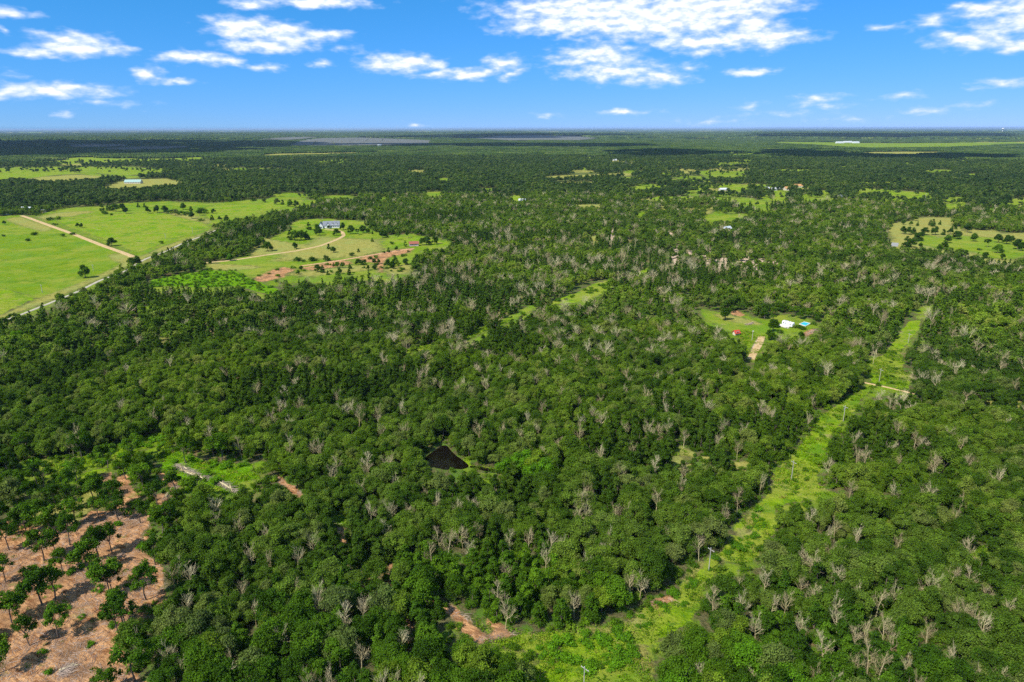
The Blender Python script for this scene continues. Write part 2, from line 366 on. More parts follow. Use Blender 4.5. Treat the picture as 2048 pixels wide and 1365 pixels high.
def sdf(P, A, pad):
    """signed distance (negative inside) of points P (n,2) to polygon A; far points get +pad"""
    out = np.full(len(P), pad, float)
    lo = A.min(0) - pad; hi = A.max(0) + pad
    m = (P[:, 0] > lo[0]) & (P[:, 0] < hi[0]) & (P[:, 1] > lo[1]) & (P[:, 1] < hi[1])
    Q = P[m]
    if len(Q) == 0: return out
    d2 = np.full(len(Q), 1e18); ins = np.zeros(len(Q), bool)
    n = len(A)
    for i in range(n):
        a = A[i]; b = A[(i + 1) % n]
        e = b - a; wv_ = Q - a
        t = np.clip((wv_ @ e) / max(e @ e, 1e-9), 0, 1)
        q = wv_ - t[:, None] * e
        d2 = np.minimum(d2, (q * q).sum(1))
        c = (a[1] > Q[:, 1]) != (b[1] > Q[:, 1])
        xx = a[0] + (Q[:, 1] - a[1]) * (b[0] - a[0]) / (b[1] - a[1] if b[1] != a[1] else 1e-9)
        ins ^= c & (Q[:, 0] < xx)
    d = np.sqrt(d2); d[ins] *= -1
    out[m] = np.minimum(d, pad)
    return out

def line_sdf(P, L, pad):
    out = np.full(len(P), pad, float)
    lo = L.min(0) - pad; hi = L.max(0) + pad
    m = (P[:, 0] > lo[0]) & (P[:, 0] < hi[0]) & (P[:, 1] > lo[1]) & (P[:, 1] < hi[1])
    Q = P[m]
    if len(Q) == 0: return out
    d2 = np.full(len(Q), 1e18)
    for i in range(len(L) - 1):
        a = L[i]; e = L[i + 1] - a; wv_ = Q - a
        t = np.clip((wv_ @ e) / max(e @ e, 1e-9), 0, 1)
        q = wv_ - t[:, None] * e
        d2 = np.minimum(d2, (q * q).sum(1))
    out[m] = np.minimum(np.sqrt(d2), pad)
    return out

def vnoise(P, cell, seed=0):
    """smooth value noise 0..1 at points (n,2)"""
    q = P / cell; i = np.floor(q).astype(np.int64); f = q - i; f = f * f * (3 - 2 * f)
    def h(ix, iy):
        n = (ix * 374761393 + iy * 668265263 + seed * 1442695041) & 0x7fffffff
        n = (n ^ (n >> 13)) * 1274126177 & 0x7fffffff
        return ((n ^ (n >> 16)) & 0xffff) / 65535.0
    a = h(i[:, 0], i[:, 1]); b = h(i[:, 0] + 1, i[:, 1]); c = h(i[:, 0], i[:, 1] + 1); d = h(i[:, 0] + 1, i[:, 1] + 1)
    return (a * (1 - f[:, 0]) + b * f[:, 0]) * (1 - f[:, 1]) + (c * (1 - f[:, 0]) + d * f[:, 0]) * f[:, 1]

ROADS = {
 'dirt_road': ([(44,430),(62,436),(100,450),(150,468),(205,490),(245,504),(270,514)], 6.0, 'tan dirt road running between the two green fields', 'dirt'),
 'country_road': ([(-60,662),(40,629),(95,607),(150,585),(200,560),(250,542),(289,518),(330,503),(372,483),(410,470),(432,460)], 3.0, 'pale paved country road along the wood edge', 'paved'),
 'driveway': ([(410,525),(460,521),(530,510),(590,502),(640,492),(672,480),(688,472),(686,464),(674,460),(650,459)], 4.5, 'tan gravel driveway curving up to the white farmhouse', 'dirt'),
 'dirt_track': ([(1524,674),(1520,688),(1512,700),(1506,710),(1500,722)], 4.0, 'pale dirt drive entering the camper clearing', 'dirt'),
 'cut_track': ([(1722,766),(1742,769),(1770,775),(1800,783),(1830,790)], 1.6, 'sandy track crossing the grassy cut', 'dirt'),
 'meadow_track': ([(600,532),(660,524),(720,514),(790,502),(830,497)], 4.0, 'worn red dirt track across the meadow', 'reddirt'),
}
road_w = {k: np.array([G(*p) for p in v[0]]) for k, v in ROADS.items()}

def _area(A): return abs(np.sum(A[:, 0] * np.roll(A[:, 1], -1) - A[:, 1] * np.roll(A[:, 0], -1))) / 2
AREA = [_area(A) for _, _, A in POLY]
def clear_at(P, mg=0.0):
    """True where the ground is open (no wood)"""
    r = np.zeros(len(P), bool)
    for (kind, soft, A), ar in zip(POLY, AREA): r |= sdf(P, A, 4.0) < (mg if ar > 600 else (-.4 if ar > 60 else 0))
    r |= sdf(P, pond_w, 4.0) < 1.5
    r |= sdf(P, chan_w, 4.0) < 0.3
    for s in solar_w: r |= sdf(P, s, 4.0) < 0
    for k, L in road_w.items(): r |= line_sdf(P, L, 12.0) < ROADS[k][1] * .5 + (-.6 if k == 'country_road' else 1.5)
    return r

# ------------------------------------------------------------------ mesh helpers
def new_obj(name, verts, faces, mats, parent=None, fm=None, smooth=False, link=True, loc=None):
    me = bpy.data.meshes.new(name)
    me.from_pydata([tuple(v) for v in verts], [], [tuple(f) for f in faces])
    for m in (mats if isinstance(mats, (list, tuple)) else [mats]): me.materials.append(m)
    if fm is not None: me.polygons.foreach_set('material_index', fm)
    if smooth: me.polygons.foreach_set('use_smooth', [True] * len(me.polygons))
    me.update()
    o = bpy.data.objects.new(name, me)
    if link: COL.objects.link(o)
    if parent is not None: o.parent = parent
    if loc is not None: o.location = loc
    return o

class MB:
    """collects boxes, bars and prisms into one mesh"""
    def __init__(s): s.v = []; s.f = []
    def add(s, V, Fs):
        b = len(s.v); s.v += [tuple(map(float, p)) for p in V]; s.f += [tuple(i + b for i in q) for q in Fs]
        return s
    def box(s, x0, x1, y0, y1, z0, z1):
        V = [(x0,y0,z0),(x1,y0,z0),(x1,y1,z0),(x0,y1,z0),(x0,y0,z1),(x1,y0,z1),(x1,y1,z1),(x0,y1,z1)]
        return s.add(V, [(3,2,1,0),(4,5,6,7),(0,1,5,4),(1,2,6,5),(2,3,7,6),(3,0,4,7)])
    def tube(s, pts, rs, n=6, cap=True):
        pts = [np.array(p, float) for p in pts]
        b = len(s.v); prev = None
        for k, p in enumerate(pts):
            t = pts[min(k + 1, len(pts) - 1)] - pts[max(k - 1, 0)]
            t /= (np.linalg.norm(t) + 1e-9)
            if prev is None:
                a = np.cross(t, (0, 0, 1.0) if abs(t[2]) < .9 else (1.0, 0, 0))
            else:
                a = prev - t * (prev @ t)
            a /= (np.linalg.norm(a) + 1e-9); prev = a
            c = np.cross(t, a)
            for j in range(n):
                q = p + rs[k] * (math.cos(2*math.pi*j/n) * a + math.sin(2*math.pi*j/n) * c)
                s.v.append(tuple(q))
        for k in range(len(pts) - 1):
            for j in range(n):
                j2 = (j + 1) % n
                s.f.append((b+k*n+j, b+k*n+j2, b+(k+1)*n+j2, b+(k+1)*n+j))
        if cap:
            s.f.append(tuple(b + (len(pts)-1)*n + j for j in range(n)))
            s.f.append(tuple(b + n - 1 - j for j in range(n)))
        return s
    def build(s, name, mat, parent=None, **k): return new_obj(name, s.v, s.f, mat, parent, **k)

def empty(name, loc, rz=0.0):
    o = bpy.data.objects.new(name, None); COL.objects.link(o)
    o.location = loc; o.rotation_euler = (0, 0, rz); o.empty_display_size = 1
    return o
def tag(o, label=None, cat=None, group=None, kind=None):
    for k, v in (('label', label), ('category', cat), ('group', group), ('kind', kind)):
        if v: o[k] = v
    return o

# ------------------------------------------------------------------ materials
def mat_new(name):
    m = bpy.data.materials.new(name); m.use_nodes = True
    n = NT(m.node_tree); n.n.clear()
    out = n.new('ShaderNodeOutputMaterial')
    return m, n, out
def simple_mat(name, col, rough=.8, var=.25, scale=2.0, metal=0.0, emit=None):
    m, n, out = mat_new(name)
    tcn = n.new('ShaderNodeTexCoord')
    f = n.noise(tcn.outputs['Object'], scale, 5, .6)
    c0 = tuple(c * (1 - var) for c in col) + (1,); c1 = tuple(min(1, c * (1 + var)) for c in col) + (1,)
    c = n.mix(f, c0, c1)
    b = n.new('ShaderNodeBsdfPrincipled')
    n.put(b, 'Base Color', c); b.inputs['Roughness'].default_value = rough; b.inputs['Metallic'].default_value = metal
    b.inputs['Specular IOR Level'].default_value = .3
    n.l.new(b.outputs[0], out.inputs[0])
    return m

def leaf_mat(name, stops, trans=.28, gloss=0.0):
    """leaf colour: a tone per tree, a slow drift over the land, small changes from clump to clump"""
    m, n, out = mat_new(name)
    oi = n.new('ShaderNodeObjectInfo')
    tone = n.ramp(oi.outputs['Random'], stops)
    base = n.mix(oi.outputs['Alpha'], oi.outputs['Color'], tone)
    drift = n.math('ADD', n.math('MULTIPLY', n.noise(oi.outputs['Location'], 0.011, 3, .55), .6), n.math('MULTIPLY', n.noise(oi.outputs['Location'], 0.0022, 4, .6), .4))
    base = n.mix(n.maprange(drift, .41, .60), n.mix(1.0, base, (.80, .82, 1.0, 1), 'MULTIPLY'), n.mix(1.0, base, (1.26, 1.18, 1.0, 1), 'MULTIPLY'))
    at = n.new('ShaderNodeAttribute'); at.attribute_name = 'clump'
    k = n.math('MULTIPLY_ADD', at.outputs['Fac'], 1.15, 0.48)
    kk = n.new('ShaderNodeCombineColor'); 
    n.l.new(n.math('MULTIPLY', k, 1.02), kk.inputs[0]); n.l.new(k, kk.inputs[1]); n.l.new(n.math('POWER', k, .6), kk.inputs[2])
    c = n.mix(1.0, base, kk.outputs[0], 'MULTIPLY')
    d = n.new('ShaderNodeBsdfDiffuse'); n.put(d, 0, c)
    t = n.new('ShaderNodeBsdfTranslucent'); n.put(t, 0, n.mix(1.0, c, (1.25, 1.35, .5, 1), 'MULTIPLY'))
    mx = n.new('ShaderNodeMixShader'); mx.inputs[0].default_value = trans
    n.l.new(d.outputs[0], mx.inputs[1]); n.l.new(t.outputs[0], mx.inputs[2])
    n.l.new(mx.outputs[0], out.inputs[0])
    return m

OAK_STOPS = [(0.0, (.050, .104, .009)), (.3, (.080, .150, .012)), (.55, (.112, .190, .016)), (.8, (.136, .215, .023)), (1.0, (.168, .212, .042))]
M_OAK = leaf_mat('oak_leaves', OAK_STOPS)
M_FAR = leaf_mat('far_wood_leaves', [(0, (.030, .066, .012)), (.35, (.048, .092, .016)), (.7, (.070, .118, .022)), (1.0, (.105, .150, .036))])
M_CEDAR = leaf_mat('cedar_leaves', [(0, (.032, .070, .006)), (.5, (.048, .098, .008)), (1, (.070, .125, .012))], .12, .03)
M_BUSH = leaf_mat('bush_leaves', [(0, (.055, .12, .008)), (.5, (.09, .18, .010)), (1, (.14, .23, .018))], .3, .04)
M_WEED = leaf_mat('weed_leaves', [(0, (.07, .15, .006)), (.5, (.12, .24, .008)), (.85, (.19, .29, .012)), (1, (.27, .23, .06))], .3, .03)
M_BARK = simple_mat('oak_bark', (.16, .125, .095), .9, .35, 3)
def dead_mat():
    m, n, out = mat_new('dead_wood')
    oi = n.new('ShaderNodeObjectInfo'); tcn = n.new('ShaderNodeTexCoord')
    tone = n.ramp(oi.outputs['Random'], [(0, (.46, .37, .19)), (.4, (.60, .50, .27)), (.75, (.74, .65, .38)), (1, (.52, .47, .24))])
    f = n.noise(tcn.outputs['Object'], 1.3, 4, .6)
    c = n.mix(n.maprange(f, .3, .7), n.mix(1, tone, (.62, .6, .6, 1), 'MULTIPLY'), tone)
    d = n.new('ShaderNodeBsdfDiffuse'); n.put(d, 0, c); n.l.new(d.outputs[0], out.inputs[0])
    return m
M_DEAD = dead_mat()
M_STICK = simple_mat('felled_wood', (.40, .30, .23), .9, .4, 1.5)

# ------------------------------------------------------------------ ground
def fine_ground_material():
    m, n, out = mat_new('ground_cover')
    geo = n.new('ShaderNodeNewGeometry'); pos = geo.outputs['Position']
    A = n.new('ShaderNodeAttribute'); A.attribute_name = 'cover_a'
    B = n.new('ShaderNodeAttribute'); B.attribute_name = 'cover_b'
    sa = n.new('ShaderNodeSeparateColor'); n.l.new(A.outputs['Color'], sa.inputs[0])
    sb = n.new('ShaderNodeSeparateColor'); n.l.new(B.outputs['Color'], sb.inputs[0])
    lime, olive, dry = sa.outputs; red, sand, rich = sb.outputs
    n1 = n.noise(pos, 0.035, 5, .6); n2 = n.noise(pos, 0.22, 6, .62); n3 = n.noise(pos, 1.1, 6, .68); n4 = n.noise(pos, 0.006, 4, .6)
    far = n.noise(pos, 0.0016, 5, .65)
    edge = n.math('ADD', n.math('MULTIPLY', n.math('SUBTRACT', n2, .5), 1.1), n.math('MULTIPLY', n.math('SUBTRACT', n3, .5), .7))
    def th(x): return n.maprange(n.math('ADD', x, edge), .38, .62)
    def thp(x, k): 
        return n.maprange(n.math('ADD', x, n.math('MULTIPLY', edge, k)), .15, .85)
    # forest floor: litter with green weeds
    floor = n.mix(n.maprange(n3, .35, .65), (.065, .070, .026, 1), (.150, .130, .055, 1))
    floor = n.mix(n.maprange(n2, .46, .58), floor, (.085, .155, .020, 1))
    floor = n.mix(n.math('MULTIPLY', n.maprange(n1, .55, .7), .5), floor, (.30, .19, .09, 1))
    floor = n.mix(n.maprange(n.vec('LENGTH', pos, out=1), 9000, 19000), floor, n.mix(far, (.028, .052, .016, 1), (.055, .085, .026, 1)))
    # grasses
    mott = n.maprange(n.math('ADD', n.math('MULTIPLY', n3, .55), n.math('MULTIPLY', n2, .45)), .38, .62)
    g_lime = n.mix(mott, (.105, .205, .004, 1), (.225, .335, .012, 1))
    g_lime = n.mix(n.math('MULTIPLY', n.maprange(n1, .42, .58), .8), g_lime, n.mix(mott, (.16, .21, .015, 1), (.30, .31, .045, 1)))
    g_lime = n.mix(n.math('MULTIPLY', n.maprange(n.noise(n.vec('ADD', pos, (91., 17., 0.)), .12, 5, .65), .55, .66), .7), g_lime, (.30, .26, .10, 1))
    g_lime = n.mix(n.math('MULTIPLY', n.maprange(n.noise(n.vec('ADD', pos, (11., 57., 0.)), .3, 5, .65), .56, .66), .8), g_lime, (.06, .14, .014, 1))
    g_lime = n.mix(n.math('MULTIPLY', n.maprange(n.noise(n.vec('ADD', pos, (31., 7., 0.)), .028, 6, .68), .50, .60), .75), g_lime, (.22, .26, .03, 1))
    g_lime = n.mix(n.math('MULTIPLY', n.maprange(n.noise(n.vec('ADD', pos, (3., 77., 0.)), .045, 5, .65), .54, .62), .7), g_lime, (.085, .19, .012, 1))
    stre = n.noise(n.vec('MULTIPLY', pos, (.25, .06, .1)), 1.0, 5, .6)
    g_olive = n.mix(mott, (.100, .180, .005, 1), (.190, .270, .012, 1))
    g_olive = n.mix(n.math('MULTIPLY', n.maprange(n1, .42, .62), .6), g_olive, (.12, .235, .022, 1))
    g_olive = n.mix(n.math('MULTIPLY', n.maprange(stre, .5, .66), .45), g_olive, (.22, .27, .03, 1))
    g_olive = n.mix(n.math('MULTIPLY', n.maprange(n4, .48, .60), .5), g_olive, (.20, .26, .03, 1))
    g_olive = n.mix(n.math('MULTIPLY', n.maprange(n.noise(n.vec('ADD', pos, (53., 7., 0.)), .022, 6, .68), .48, .60), .65), g_olive, (.25, .27, .035, 1))
    g_olive = n.mix(n.math('MULTIPLY', n.maprange(n.noise(n.vec('ADD', pos, (13., 77., 0.)), .05, 5, .65), .54, .62), .6), g_olive, (.085, .17, .014, 1))
    g_dry = n.mix(mott, (.20, .20, .035, 1), (.36, .32, .085, 1))
    g_dry = n.mix(n.math('MULTIPLY', n.maprange(n1, .45, .62), .6), g_dry, (.24, .28, .07, 1))
    g_rich = n.mix(mott, (.07, .170, .004, 1), (.15, .29, .008, 1))
    # red clay under shredded wood: streaks run one way, some darker patches and green seedlings
    rot = n.new('ShaderNodeVectorRotate', rotation_type='Z_AXIS'); n.put(rot, 'Vector', pos); rot.inputs['Angle'].default_value = rad(-62)
    st = n.vec('MULTIPLY', rot.outputs[0], (1.0, .28, 1.0))
    s1 = n.noise(st, .9, 8, .76, .8); s2 = n.noise(rot.outputs[0], .11, 4, .6)
    g_red = n.mix(n.maprange(s1, .34, .66), (.19, .075, .028, 1), (.68, .375, .170, 1))
    g_red = n.mix(n.math('MULTIPLY', n.maprange(s2, .46, .64), .75), g_red, n.mix(s1, (.10, .055, .03, 1), (.32, .19, .10, 1)))
    g_red = n.mix(n.math('MULTIPLY', n.maprange(n.noise(pos, .07, 5, .65), .58, .68), .8), g_red, n.mix(mott, (.14, .17, .035, 1), (.30, .28, .09, 1)))
    g_sand = n.mix(mott, (.42, .29, .185, 1), (.62, .47, .33, 1))
    c = floor
    for msk, g in ((rich, g_rich), (olive, g_olive), (dry, g_dry), (lime, g_lime), (red, g_red), (sand, g_sand)):
        c = n.mix(thp(msk, .9) if g is g_dry or g is g_olive else th(msk), c, g)
    # small bare spots inside grass
    grass = n.math('MAXIMUM', n.math('MAXIMUM', lime, olive), 0.0)
    spot = n.math('MULTIPLY', n.maprange(n.noise(n.vec('ADD', pos, (5., 9., 0.)), .16, 6, .7), .62, .68), n.maprange(grass, .5, .9))
    c = n.mix(n.math('MULTIPLY', spot, .65), c, (.36, .24, .13, 1))
    bs = n.new('ShaderNodeBsdfPrincipled'); n.put(bs, 'Base Color', c); bs.inputs['Roughness'].default_value = .95
    bs.inputs['Specular IOR Level'].default_value = .0
    bp = n.new('ShaderNodeBump'); bp.inputs['Strength'].default_value = 1.0; bp.inputs['Distance'].default_value = .55
    hh = n.math('ADD', n3, n.math('MULTIPLY', s1, .7))
    n.l.new(hh, bp.inputs['Height']); n.l.new(bp.outputs[0], bs.inputs['Normal'])
    n.l.new(bs.outputs[0], out.inputs[0])
    return m

def build_ground():
    dep = np.concatenate([np.linspace(50, 5.0, 300), np.linspace(4.88, 1.0, 80), np.geomspace(.96, .09, 40)])
    r_in = CAM_H / np.tan(np.radians(dep))
    radii = np.concatenate([[2.0, 30, 60], r_in, [110000.0]])
    a_in = np.linspace(-44, 44, 560)
    a_out = np.linspace(44, 316, 70)[1:-1]
    ang = np.radians(np.concatenate([a_in, a_out]))
    nr, na = len(radii), len(ang)
    R_, A_ = np.meshgrid(radii, ang, indexing='ij')
    X = R_ * np.sin(A_); Y = R_ * np.cos(A_)
    P2 = np.stack([X.ravel(), Y.ravel()], 1)
    z = np.zeros(len(P2))
    rr = R_.ravel()
    hill = (vnoise(P2, 2600, 3) - .5) * 30 + (vnoise(P2, 900, 4) - .5) * 8
    z += hill * np.clip((rr - 4000) / 6000, 0, 1)
    z = np.where(rr > 60000, 0, z)
    # pond basin
    pd = sdf(P2, pond_w, 6.0); z -= np.clip(-pd, 0, 2) * .5
    V = np.stack([P2[:, 0], P2[:, 1], z], 1)
    idx = np.arange(nr * na).reshape(nr, na)
    i0 = idx[:-1, :]; i1 = idx[1:, :]
    j0 = i0; j1 = np.roll(i0, -1, 1); k1 = np.roll(i1, -1, 1); k0 = i1
    Q = np.stack([j0, k0, k1, j1], -1).reshape(-1, 4)
    me = bpy.data.meshes.new('ground')
    me.vertices.add(len(V) + 1); 
    Vc = np.vstack([V, [[0, 0, 0]]])
    me.vertices.foreach_set('co', Vc.ravel())
    tri = np.stack([idx[0], np.roll(idx[0], -1), np.full(na, len(V))], 1)
    loops = np.concatenate([Q.ravel(), tri.ravel()])
    me.loops.add(len(loops)); me.loops.foreach_set('vertex_index', loops)
    ls = np.concatenate([np.arange(len(Q)) * 4, len(Q) * 4 + np.arange(len(tri)) * 3])
    me.polygons.add(len(ls)); me.polygons.foreach_set('loop_start', ls)
    me.update(calc_edges=True)
    me.validate()
    ch = {k: np.zeros(len(Vc)) for k in ('lime', 'olive', 'dry', 'red', 'sand', 'rich')}
    P2c = Vc[:, :2]
    for kind, soft, A in POLY:
        # later covers lie over earlier ones
        d = sdf(P2c, A, soft * 3)
        wgt = np.clip(.5 - d / (2 * soft), 0, 1)
        for k in ch: 
            if k != kind: ch[k] *= (1 - wgt)
        ch[kind] = np.maximum(ch[kind], wgt)
    near_v = np.hypot(P2c[:, 0], P2c[:, 1]) < 1400
    for kind, soft, A in POLY:
        k2 = 'olive' if kind in ('lime', 'olive', 'rich') else kind
        s_ = CAM_H / (CAM_H - 4.5)
        Q = P2c[near_v]
        wgt = np.clip(.5 - sdf(Q * s_, A, soft * 3) / (2 * soft), 0, 1) * .75
        for h_ in (2.2, 6.0): wgt = np.maximum(wgt, np.clip(.5 - sdf(Q * CAM_H / (CAM_H - h_), A, soft * 3) / (2 * soft), 0, 1) * .6)
        tot = sum(c[near_v] for c in ch.values())
        ch[k2][near_v] = np.maximum(ch[k2][near_v], wgt * np.clip(1 - tot, 0, 1))
    # far off, more fields of which only streaks show
    rr = np.hypot(P2c[:, 0], P2c[:, 1])
    nf = vnoise(P2c * np.array([.5, 1]), 420, 11) * .6 + vnoise(P2c, 150, 12) * .4
    wf = np.clip((nf - .67) * 14, 0, 1) * np.clip((rr - 4500) / 1500, 0, 1)
    which = vnoise(P2c, 900, 13)
    ch['olive'] = np.maximum(ch['olive'], wf * (which < .6)); ch['dry'] = np.maximum(ch['dry'], wf * (which >= .6))
    pdc = sdf(P2c, pond_w, 6.0)
    for nm, ks in (('cover_a', ('lime', 'olive', 'dry')), ('cover_b', ('red', 'sand', 'rich'))):
        at = me.attributes.new(nm, 'FLOAT_COLOR', 'POINT')
        buf = np.ones((len(Vc), 4)); 
        for i, k in enumerate(ks): buf[:, i] = ch[k]
        at.data.foreach_set('color', buf.ravel())
    me.polygons.foreach_set('use_smooth', [True] * len(me.polygons))
    me.materials.append(fine_ground_material())
    o = bpy.data.objects.new('ground', me); COL.objects.link(o)
    tag(o, 'wide flat ground of grass, leaf litter and red soil under the woods', kind='structure')
    return o
build_ground()
print('ground', time.time() - T0)

# roads as raised ribbons with crown and ragged verge
def dirt_mat(name, a, b):
    m, n, out = mat_new(name)
    geo = n.new('ShaderNodeNewGeometry'); pos = geo.outputs['Position']
    f = n.noise(pos, .5, 6, .65)
    c = n.mix(n.maprange(f, .35, .65), (*a, 1), (*b, 1))
    bs = n.new('ShaderNodeBsdfDiffuse'); n.put(bs, 0, c); n.l.new(bs.outputs[0], out.inputs[0])
    return m
RM = {'dirt': dirt_mat('packed_dirt', (.40, .27, .12), (.58, .42, .22)), 'paved': dirt_mat('worn_paving', (.34, .30, .22), (.48, .43, .34)),
      'reddirt': dirt_mat('red_dirt', (.42, .22, .11), (.60, .37, .21))}
for k, (pts, wd, lab, mk) in ROADS.items():
    L = road_w[k]
    # resample
    seg = np.linalg.norm(np.diff(L, axis=0), axis=1); cum = np.concatenate([[0], np.cumsum(seg)])
    ss = np.arange(0, cum[-1], 3.0)
    C = np.stack([np.interp(ss, cum, L[:, 0]), np.interp(ss, cum, L[:, 1])], 1)
    for _ in range(6): C[1:-1] = (C[:-2] + C[1:-1] * 2 + C[2:]) / 4
    T = np.gradient(C, axis=0); T /= np.linalg.norm(T, axis=1)[:, None]; N = np.stack([-T[:, 1], T[:, 0]], 1)
    V = []; Fs = []
    prof = [(-.5, .0), (-.42, .10), (0, .14), (.42, .10), (.5, .0)]
    for i, (c, nn) in enumerate(zip(C, N)):
        for j, (u, zz) in enumerate(prof):
            ww = wd * (1 + (random.random() - .5) * (.18 if abs(u) == .5 else .05))
            p = c + nn * u * ww; V.append((p[0], p[1], zz + .02 if abs(u) < .5 else -.05))
        if i:
            for j in range(4):
                a = (i - 1) * 5 + j; Fs.append((a, a + 1, a + 6, a + 5))
    o = new_obj(k, V, Fs, RM[mk]); tag(o, lab, kind='structure')

# pond
def water():
    m, n, out = mat_new('brown_water')
    b = n.new('ShaderNodeBsdfPrincipled'); b.inputs['Base Color'].default_value = (.006, .0045, .003, 1)
    b.inputs['Roughness'].default_value = .12; b.inputs['IOR'].default_value = 1.33
    geo = n.new('ShaderNodeNewGeometry'); f = n.noise(geo.outputs['Position'], 1.2, 3, .5)
    bp = n.new('ShaderNodeBump'); bp.inputs['Strength'].default_value = .12; bp.inputs['Distance'].default_value = .1
    n.l.new(f, bp.inputs['Height']); n.l.new(bp.outputs[0], b.inputs['Normal'])
    n.l.new(b.outputs[0], out.inputs[0]); return m
MW = water()
def smooth_poly(A, k=3):
    for _ in range(k):
        B = np.roll(A, -1, 0); A = np.stack([A * .75 + B * .25, A * .25 + B * .75], 1).reshape(-1, 2)
    return A
for nm, A, lab, zz in (('pond_water', pond_w, 'small dark brown pond among the trees', .04), ('ditch_water', chan_w, 'narrow brown ditch running right from the pond', .05)):
    S = smooth_poly(A)
    o = new_obj(nm, [(p[0], p[1], zz) for p in S], [tuple(range(len(S)))], MW)
    tag(o, lab, kind='structure')

# ------------------------------------------------------------------ tree shapes
def ico(sub):
    t = (1 + 5 ** .5) / 2
    V = [(-1,t,0),(1,t,0),(-1,-t,0),(1,-t,0),(0,-1,t),(0,1,t),(0,-1,-t),(0,1,-t),(t,0,-1),(t,0,1),(-t,0,-1),(-t,0,1)]
    V = [np.array(v) / math.sqrt(1 + t * t) for v in V]
    Fc = [(0,11,5),(0,5,1),(0,1,7),(0,7,10),(0,10,11),(1,5,9),(5,11,4),(11,10,2),(10,7,6),(7,1,8),(3,9,4),(3,4,2),(3,2,6),(3,6,8),(3,8,9),(4,9,5),(2,4,11),(6,2,10),(8,6,7),(9,8,1)]
    for _ in range(sub):
        cache = {}; nf = []
        def mid(a, b):
            k = (min(a, b), max(a, b))
            if k not in cache:
                p = V[a] + V[b]; V.append(p / np.linalg.norm(p)); cache[k] = len(V) - 1
            return cache[k]
        for a, b, c in Fc:
            x, y, z = mid(a, b), mid(b, c), mid(c, a)
            nf += [(a, x, z), (b, y, x), (c, z, y), (x, y, z)]
        Fc = nf
    return np.array(V), np.array(Fc)
ICO0 = ico(0); ICO1 = ico(1)

def quads(C, Nn, size, g, aspect=1.0):
    """leaf clusters: one quad each, facing Nn"""
    Nn = Nn / (np.linalg.norm(Nn, axis=1)[:, None] + 1e-9)
    r = g.normal(size=Nn.shape); T = np.cross(Nn, r); T /= (np.linalg.norm(T, axis=1)[:, None] + 1e-9)
    Bt = np.cross(Nn, T)
    s = size[:, None] * .5; sb = s * aspect
    V = np.stack([C - T * s, C + Bt * sb * .8 - T * s * .1, C + T * s, C - Bt * sb * .8 + T * s * .15], 1).reshape(-1, 3)
    Fq = np.arange(len(C) * 4).reshape(-1, 4)
    return V, Fq

def crown_mesh(name, g, lobes, per, lsize, core, mat, jit=.6):
    """lobes: (n,4) centre + radius"""
    VV = []; FF = []; CC = []; base = 0
    tree_c = np.array([lobes[:, 0].mean(), lobes[:, 1].mean(), lobes[:, 2].min()])
    Vi, Fi = core
    for (x, y, z, r) in lobes:
        c = np.array([x, y, z]); tone = g.random()
        n = max(6, int(per * r * r))
        d = g.normal(size=(n, 3)); d /= np.linalg.norm(d, axis=1)[:, None]
        out = c - tree_c; out = out / (np.linalg.norm(out) + 1e-6)
        d = d + out * .35 + np.array([0, 0, .3]); d /= np.linalg.norm(d, axis=1)[:, None]
        rr = r * (.62 + .66 * g.random(n) ** .9)
        C = c + d * rr[:, None] * np.array([1, 1, .85])
        Nn = d * .8 + out * .25 + g.normal(size=(n, 3)) * jit + np.array([0, 0, .25])
        V, Fq = quads(C, Nn, lsize * (.6 + .8 * g.random(n)), g, .9)
        VV.append(V); FF += [tuple(f) for f in (Fq + base)]; base += len(V)
        CC.append(np.repeat(np.clip(tone * .45 + .55 * g.random(n), 0, 1), 4))
        k = r * .6
        Vc = Vi * k * (.85 + .3 * g.random((len(Vi), 1))) * np.array([1, 1, .82]) + c
        VV.append(Vc); FF += [tuple(f) for f in (Fi + base)]; base += len(Vc)
        CC.append(np.full(len(Vc), tone * .5))
    V = np.vstack(VV)
    me = bpy.data.meshes.new(name)
    me.from_pydata(V.tolist(), [], FF)
    a = me.attributes.new('clump', 'FLOAT', 'POINT'); a.data.foreach_set('value', np.concatenate(CC))
    me.materials.append(mat); me.update()
    return me

def oak_lobes(g, R, z0, z1, n, rl):
    L = []
    for i in range(n):
        a = g.random() * 6.283; q = math.sqrt(g.random()) * .80
        if i < 3: q *= .4
        top = z0 + (z1 - z0) * math.sqrt(max(0, 1 - q * q))
        lo = z0 + (z1 - z0) * .12 * (1 - q)
        z = top - rl * .9 - (g.random() ** 1.6) * max(0, top - lo - rl) * .9
        L.append((R * q * math.cos(a), R * q * math.sin(a), z, rl * (.75 + .5 * g.random())))
    L = np.array(L)
    L[:, 0] *= .85 + .3 * g.random(); L[:, 0] += (g.random() - .5) * .8; L[:, 1] += (g.random() - .5) * .8
    return L

def limb_mb(g, lobes, h_fork, r0, n_limb=5, lean=.5, sides=6):
    mb = MB()
    fork = np.array([(g.random() - .5) * lean, (g.random() - .5) * lean, h_fork])
    mid = fork * .5 + np.array([(g.random() - .5) * .3, (g.random() - .5) * .3, 0])
    mb.tube([(0, 0, -.15), (0, 0, .15), mid, fork], [r0 * 1.35, r0, r0 * .8, r0 * .68], sides)
    idx = g.permutation(len(lobes))[:n_limb]
    for i in idx:
        t = lobes[i, :3]
        m = fork * .5 + t * .5 + np.array([0, 0, -.25]) + g.normal(size=3) * .2
        mb.tube([fork, m, t], [r0 * .5, r0 * .3, r0 * .12], max(3, sides - 2), False)
        for _ in range(2):
            e = t + g.normal(size=3) * .9
            mb.tube([m, e], [r0 * .2, r0 * .07], 3, False)
    return mb

